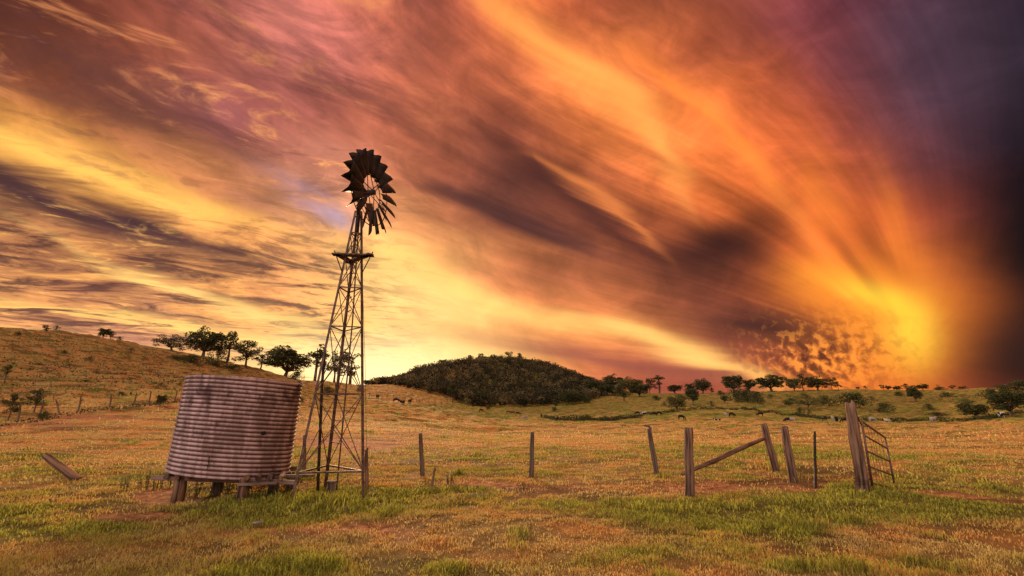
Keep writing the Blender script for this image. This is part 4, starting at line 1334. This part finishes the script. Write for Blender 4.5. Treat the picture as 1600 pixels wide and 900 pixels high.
at = gm.new('ShaderNodeAttribute', attribute_name='tone')
sp = gm.new('ShaderNodeSeparateColor'); gm.put(sp.inputs[0], at.outputs['Color'])
c = gm.ramp(sp.outputs[0], [(0, (.012, .013, .006, 1)), (.45, (.05, .043, .017, 1)), (.8, (.13, .095, .04, 1)), (1, (.24, .17, .065, 1))])
finish(gm, c, .8, transl=.2)
M['woodland'] = m
wd = mesh_np('woodland', Vs.reshape(-1, 3), [np.arange(len(Vs) * 3).reshape(-1, 3)], m, attrs={'tone': np.concatenate(Cs)})
wd['kind'] = 'stuff'


def scrub(name, line, hgt, width, per_m, size, mat):
    V_ = []
    pts = [hit(a_, b_, 25) for a_, b_ in line]
    pts = [p for p in pts if p is not None]
    for p0, p1 in zip(pts, pts[1:]):
        n = int((p1 - p0).length * per_m)
        t = q.uniform(0, 1, n)
        x = p0.x + (p1.x - p0.x) * t + q.normal(0, width, n); y = p0.y + (p1.y - p0.y) * t + q.normal(0, width, n)
        hf = hgt * (0.35 + 0.9 * fbm(x * .25, y * .25, 2, 77))
        z = height(x, y) + q.uniform(0, 1, n) * hf
        c_ = np.stack([x, y, z], 1)
        a_ = q.normal(size=(n, 3)); a_ /= np.linalg.norm(a_, axis=1)[:, None]
        b_ = np.cross(a_, q.normal(size=(n, 3))); b_ /= np.linalg.norm(b_, axis=1)[:, None]
        s = size * q.uniform(.6, 1.3, (n, 1))
        V_.append(np.stack([c_ + a_ * s, c_ - a_ * s * .5 + b_ * s * .8, c_ - a_ * s * .5 - b_ * s * .8], 1))
    V_ = np.concatenate(V_)
    o = mesh_np(name, V_.reshape(-1, 3), [np.arange(len(V_) * 3).reshape(-1, 3)], M[mat]); o['kind'] = 'stuff'


scrub('creek_scrub', [(852,652),(875,656),(905,657),(960,656),(1000,650),(1050,642),(1100,639),(1150,640),(1200,645),(1250,650),(1300,654),(1350,656),(1385,658),(1420,658),(1480,659),(1520,657),(1560,651),(1600,646),(1660,642)], .9, .45, 55, .17, 'leaf_dark')
scrub('creek_scrub', [(870,657),(905,658),(960,657),(1000,652)], 1.4, .5, 90, .17, 'leaf_dark')
scrub('slope_tussocks', [(-60,560),(60,566),(180,580),(300,600),(420,612)], .35, 7, 60, .13, 'leaf_dark')
scrub('slope_tussocks', [(-60,610),(60,612),(180,612),(300,612)], .3, 5, 60, .11, 'leaf_olive')
scrub('slope_tussocks', [(-60,530),(60,532),(180,548),(300,572),(420,590)], .35, 5, 40, .14, 'leaf_olive')
scrub('fence_line_weeds', [(-20,668),(40,662),(90,652),(140,644),(200,638),(250,632),(290,628)], .35, .3, 40, .07, 'leaf_dark')
scrub('slope_tussocks', [(1330,645),(1420,650),(1500,640),(1590,632)], .4, 5, 12, .16, 'leaf_olive')
scrub('slope_tussocks', [(900,640),(1000,634),(1150,632),(1300,640)], .35, 5, 10, .16, 'leaf_olive')
scrub('slope_tussocks', [(1430,625),(1500,622),(1590,615)], .7, 5, 22, .2, 'leaf_dark')

# ------------------------------------------------------------------ far fences
q2 = random.Random(9)
fp = None
FP = 'posts of the fence on the left slope'
for px, py, lab in ((62,649,'dark post by the leaning sapling on the left fence'), (92,646,'leaning post on the left fence right of the saplings'), (122,642,'taller dark post on the left fence'), (171,637,'post on the left fence midway to the tank'), (208,633,'fine post on the left fence nearer the tank'), (28,657,'post at the left end of the left fence'), (232,631,'thin post on the left fence beside the round headed sapling'), (272,628,'last post of the left fence before the tank')):
    p = hit(px, py, 25)
    if fp is None:
        root = empty('fence_post', p); mb = MB(); mb.tube([(0, 0, -.2), (.02, 0, .6), (0, 0, 1.0)], [.05, .048, .04], 7, jitter=.1); fp = mb.build('shaft', M['dark_wood'], root)
    else:
        root = bpy.data.objects.new('fence_post', None); COL.objects.link(root); root.location = p
        c_ = fp.copy(); COL.objects.link(c_); c_.parent = root
    root.rotation_euler = (0, q2.uniform(-.12, .12) if px != 92 else -.45, 0)
    tag(root, lab, 'fence post', FP)
for k in range(15):
    px = 578 + k * 9.2 + q2.uniform(-1.5, 1.5); py = 620 + k * .95
    p = hit(px, py, 60)
    if p is None: continue
    root = bpy.data.objects.new('fence_post', None); COL.objects.link(root); root.location = p; root.scale = (1.6, 1.6, 1.2)
    c_ = fp.copy(); COL.objects.link(c_); c_.parent = root
    tag(root, 'one of the tiny posts of the far fence right of the windmill tower', 'fence post', 'posts of the far fence')

# ------------------------------------------------------------------ cattle


def cow_mesh(pose):
    me = bpy.data.meshes.new('cow')
    if pose == 'graze':
        P = [(-.75,0,1.15),(-.3,0,1.12),(.3,0,1.1),(.72,0,1.12),(1.05,0,.85),(1.3,0,.45),(1.42,0,.16)]
        rd = [.26,.36,.38,.30,.18,.13,.09]
    elif pose == 'stand':
        P = [(-.75,0,1.15),(-.3,0,1.12),(.3,0,1.1),(.72,0,1.15),(1.0,0,1.35),(1.25,0,1.5),(1.52,0,1.38)]
        rd = [.26,.36,.38,.30,.19,.14,.09]
    else:
        P = [(-.75,0,.42),(-.3,0,.42),(.3,0,.42),(.72,0,.5),(1.0,0,.75),(1.22,0,.9),(1.48,0,.78)]
        rd = [.30,.38,.40,.32,.19,.14,.09]
    E_ = [(i, i + 1) for i in range(6)]
    def add(par, chain):
        last = par
        for p, r_ in chain:
            P.append(p); rd.append(r_); E_.append((last, len(P) - 1)); last = len(P) - 1
    if pose != 'lie':
        for s in (-1, 1):
            add(3, [((.68, .17 * s, .75), .12), ((.70, .18 * s, .42), .065), ((.68, .18 * s, .03), .05)])
            add(0, [((-.72, .18 * s, .80), .16), ((-.85, .19 * s, .46), .075), ((-.78, .19 * s, .03), .05)])
        add(0, [((-.98, 0, 1.05), .05), ((-1.0, 0, .55), .035)])
    else:
        for s in (-1, 1):
            add(3, [((.85, .28 * s, .15), .10), ((.55, .34 * s, .07), .05)])
            add(0, [((-.6, .36 * s, .18), .15), ((-.2, .44 * s, .08), .05)])
    add(5, [((P[5][0] - .03, .2, P[5][2] + .06), .04)]); add(5, [((P[5][0] - .03, -.2, P[5][2] + .06), .04)])
    me.from_pydata(P, E_, [])
    o = bpy.data.objects.new('tmp', me); COL.objects.link(o)
    sk = o.modifiers.new('Skin', 'SKIN')
    for i, v in enumerate(me.skin_vertices[0].data):
        v.radius = (rd[i], rd[i] * (1.12 if i < 4 else 1)); v.use_root = (i == 1)
    ss = o.modifiers.new('Sub', 'SUBSURF'); ss.levels = 1; ss.render_levels = 1
    dg = bpy.context.evaluated_depsgraph_get(); dg.update()
    out_ = bpy.data.meshes.new_from_object(o.evaluated_get(dg))
    for p in out_.polygons: p.use_smooth = True
    out_.materials.clear(); out_.materials.append(M['cow_dark'])
    bpy.data.objects.remove(o)
    return out_


CM = {p: cow_mesh(p) for p in ('graze', 'stand', 'lie')}
COWS = [
 (752,644,'graze','dark',20,'dark cow grazing left of the pale trunks at the hill foot'),
 (763,641,'stand','dark',170,'dark cow in front of the trees at the left foot of the hill'),
 (794,647,'graze','brown',10,'leftmost cow of the trio below the wooded hill'),
 (801,648,'stand','brown',190,'middle cow of the trio below the wooded hill'),
 (809,649,'graze','dark',0,'rightmost and darkest cow of the trio below the wooded hill'),
 (820,656,'stand','white',30,'white cow alone below the wooded hill left of the creek scrub'),
 (846,653,'stand','dark',80,'dark cow facing away at the left end of the creek scrub'),
 (869,661,'stand','dark',100,'black cow just below the creek scrub'),
 (953,660,'stand','brown',90,'tiny brown cow below the right end of the thick creek scrub'),
 (996,649,'graze','dark',180,'black cow beside a pied one near the crooked stub post'),
 (1005,650,'stand','pied',0,'black and white cow near the crooked stub post'),
 (1022,650,'graze','dark',170,'dark cow left one of the two above the crooked stub post'),
 (1030,649,'graze','dark',15,'dark cow right one of the two above the crooked stub post'),
 (1065,656,'graze','dark',10,'dark grazing cow above the thick round post'),
 (1117,663,'lie','pied',200,'pied cow lying on the grass right of the thick round post'),
 (1134,652,'stand','white',75,'white faced cow left of the big dark grazing cow'),
 (1144,652,'graze','dark',5,'big dark grazing cow below the creek line'),
 (1188,651,'graze','dark',180,'dark cow grazing right under the creek line above the leaning post'),
 (1225,661,'graze','dark',185,'black cow above the leaning thick post beside a white one'),
 (1232,660,'stand','white',110,'white cow touching the black one above the leaning thick post'),
 (1282,662,'stand','dark',80,'black cow standing end on left of the gatepost'),
 (1295,671,'stand','white',60,'white cow nearest of the group left of the gatepost'),
 (1301,663,'stand','dark',240,'dark cow walking between the end on cow and the gatepost'),
 (1315,662,'graze','dark',150,'dark cow grazing close to the left side of the gatepost'),
 (1320,671,'stand','dark',90,'small dark cow low beside the gatepost'),
 (1364,660,'graze','white',0,'large white cow grazing behind the top of the gate'),
 (1379,662,'stand','white',80,'small white cow above the free corner of the gate'),
 (1392,667,'lie','brown',0,'brown calf lying right of the gate top'),
 (1459,661,'stand','white',20,'white cow in the creek scrub far right of the gate'),
 (1565,653,'stand','pied',10,'pied cow beside the creek line below the large right edge tree'),
 (619,629,'graze','dark',0,'leftmost dark cow on the slope right of the windmill'),
 (629,630,'lie','dark',180,'dark cow lying on the slope right of the windmill'),
 (640,631,'stand','dark',80,'rightmost dark cow of three on the slope right of the windmill'),
 (590,624,'stand','dark',90,'small dark cow by the far fence near the tower'),
]
for px, py, pose, colr, yaw, lab in COWS:
    p = hit(px, py, 60)
    if p is None: continue
    if px > 700 and p.length < 120: p = put(px, 120)
    me = CM[pose] if colr == 'dark' else None
    if me is None:
        key = pose + colr
        if key not in CM:
            CM[key] = CM[pose].copy(); CM[key].materials.clear(); CM[key].materials.append(M['cow_' + colr])
        me = CM[key]
    o = bpy.data.objects.new('cow', me); COL.objects.link(o)
    o.location = p; o.rotation_euler = (0, 0, R(yaw)); o.scale = (.82,) * 3
    tag(o, lab, 'cow', 'cattle in the far paddock')

# ------------------------------------------------------------------ weeds and litter


def weed(px, py, hm, n, label, leaf='leaf_olive', spread=.12):
    b = hit(px, py); q3 = random.Random(int(px * 7 + py))
    root = empty('weed', b, 0, label, 'weed', 'tall weeds around the stand and posts')
    st_, V_ = MB(), []
    for k in range(n):
        w = q3.uniform(0, 6.28); o_ = Vector((math.cos(w), math.sin(w), 0)) * q3.uniform(0, spread)
        t_ = o_ * 1.6 + Vector((q3.uniform(-.05, .05), 0, hm * q3.uniform(.6, 1)))
        st_.tube([o_ - Vector((0, 0, .05)), (o_ + t_) / 2, t_], [.006, .005, .003], 4)
        for j in range(9):
            c_ = o_.lerp(t_, q3.uniform(.2, 1)); w2 = q3.uniform(0, 6.28); l_ = hm * q3.uniform(.10, .2)
            d_ = Vector((math.cos(w2), math.sin(w2), q3.uniform(.1, .9))).normalized(); s_ = d_.cross(Vector((0, 0, 1))).normalized() * l_ * .28
            V_ += [c_, c_ + d_ * l_ * .5 + s_, c_ + d_ * l_, c_ + d_ * l_ * .5 - s_]
    st_.build('stems', M['leaf_olive'], root)
    mesh_np('leaves', np.array([tuple(v) for v in V_]), [np.arange(len(V_)).reshape(-1, 4)], M[leaf], root)


weed(196, 767, .32, 7, 'small green weed furthest left of the timber stand')
weed(228, 766, .42, 9, 'taller upright weed left of the timber stand')
weed(246, 764, .36, 8, 'weed just beside the left end of the front beam')
weed(262, 763, .30, 8, 'weed tucked behind the left stump of the stand', 'leaf_dark')
weed(305, 777, .32, 12, 'dark weed between the two left stumps of the stand', 'leaf_dark', .2)
weed(357, 776, .34, 14, 'leafy green weed left of the middle stump of the stand', 'leaf_olive', .2)
weed(405, 778, .36, 14, 'leafy green weed right of the middle stump of the stand', 'leaf_olive', .2)
weed(443, 776, .40, 16, 'bushy weed under the right end of the tank', 'leaf_dark', .22)
weed(700, 757, .25, 6, 'thin weed right of the short crooked stick', 'leaf_dark')
weed(706, 757, .2, 5, 'second thin weed right of the short crooked stick', 'leaf_dark')
weed(818, 768, .25, 7, 'small dark weed in front of the upright slim post', 'leaf_dark')
mb = MB()
b_ = hit(397, 823)
for k in range(3):
    mb.box(Vector((random.uniform(-.06, .06), random.uniform(-.04, .04), .035 + k * .012)), (.10, .05, .012), Matrix.Rotation(random.uniform(-.6, .6), 3, 'Z') @ Matrix.Rotation(random.uniform(-.4, .4), 3, 'X'))
o = mb.build('bark_chips', M['pale_bark']); o.location = b_
tag(o, 'little heap of pale bark chips on the grass in front of the tank', 'litter')
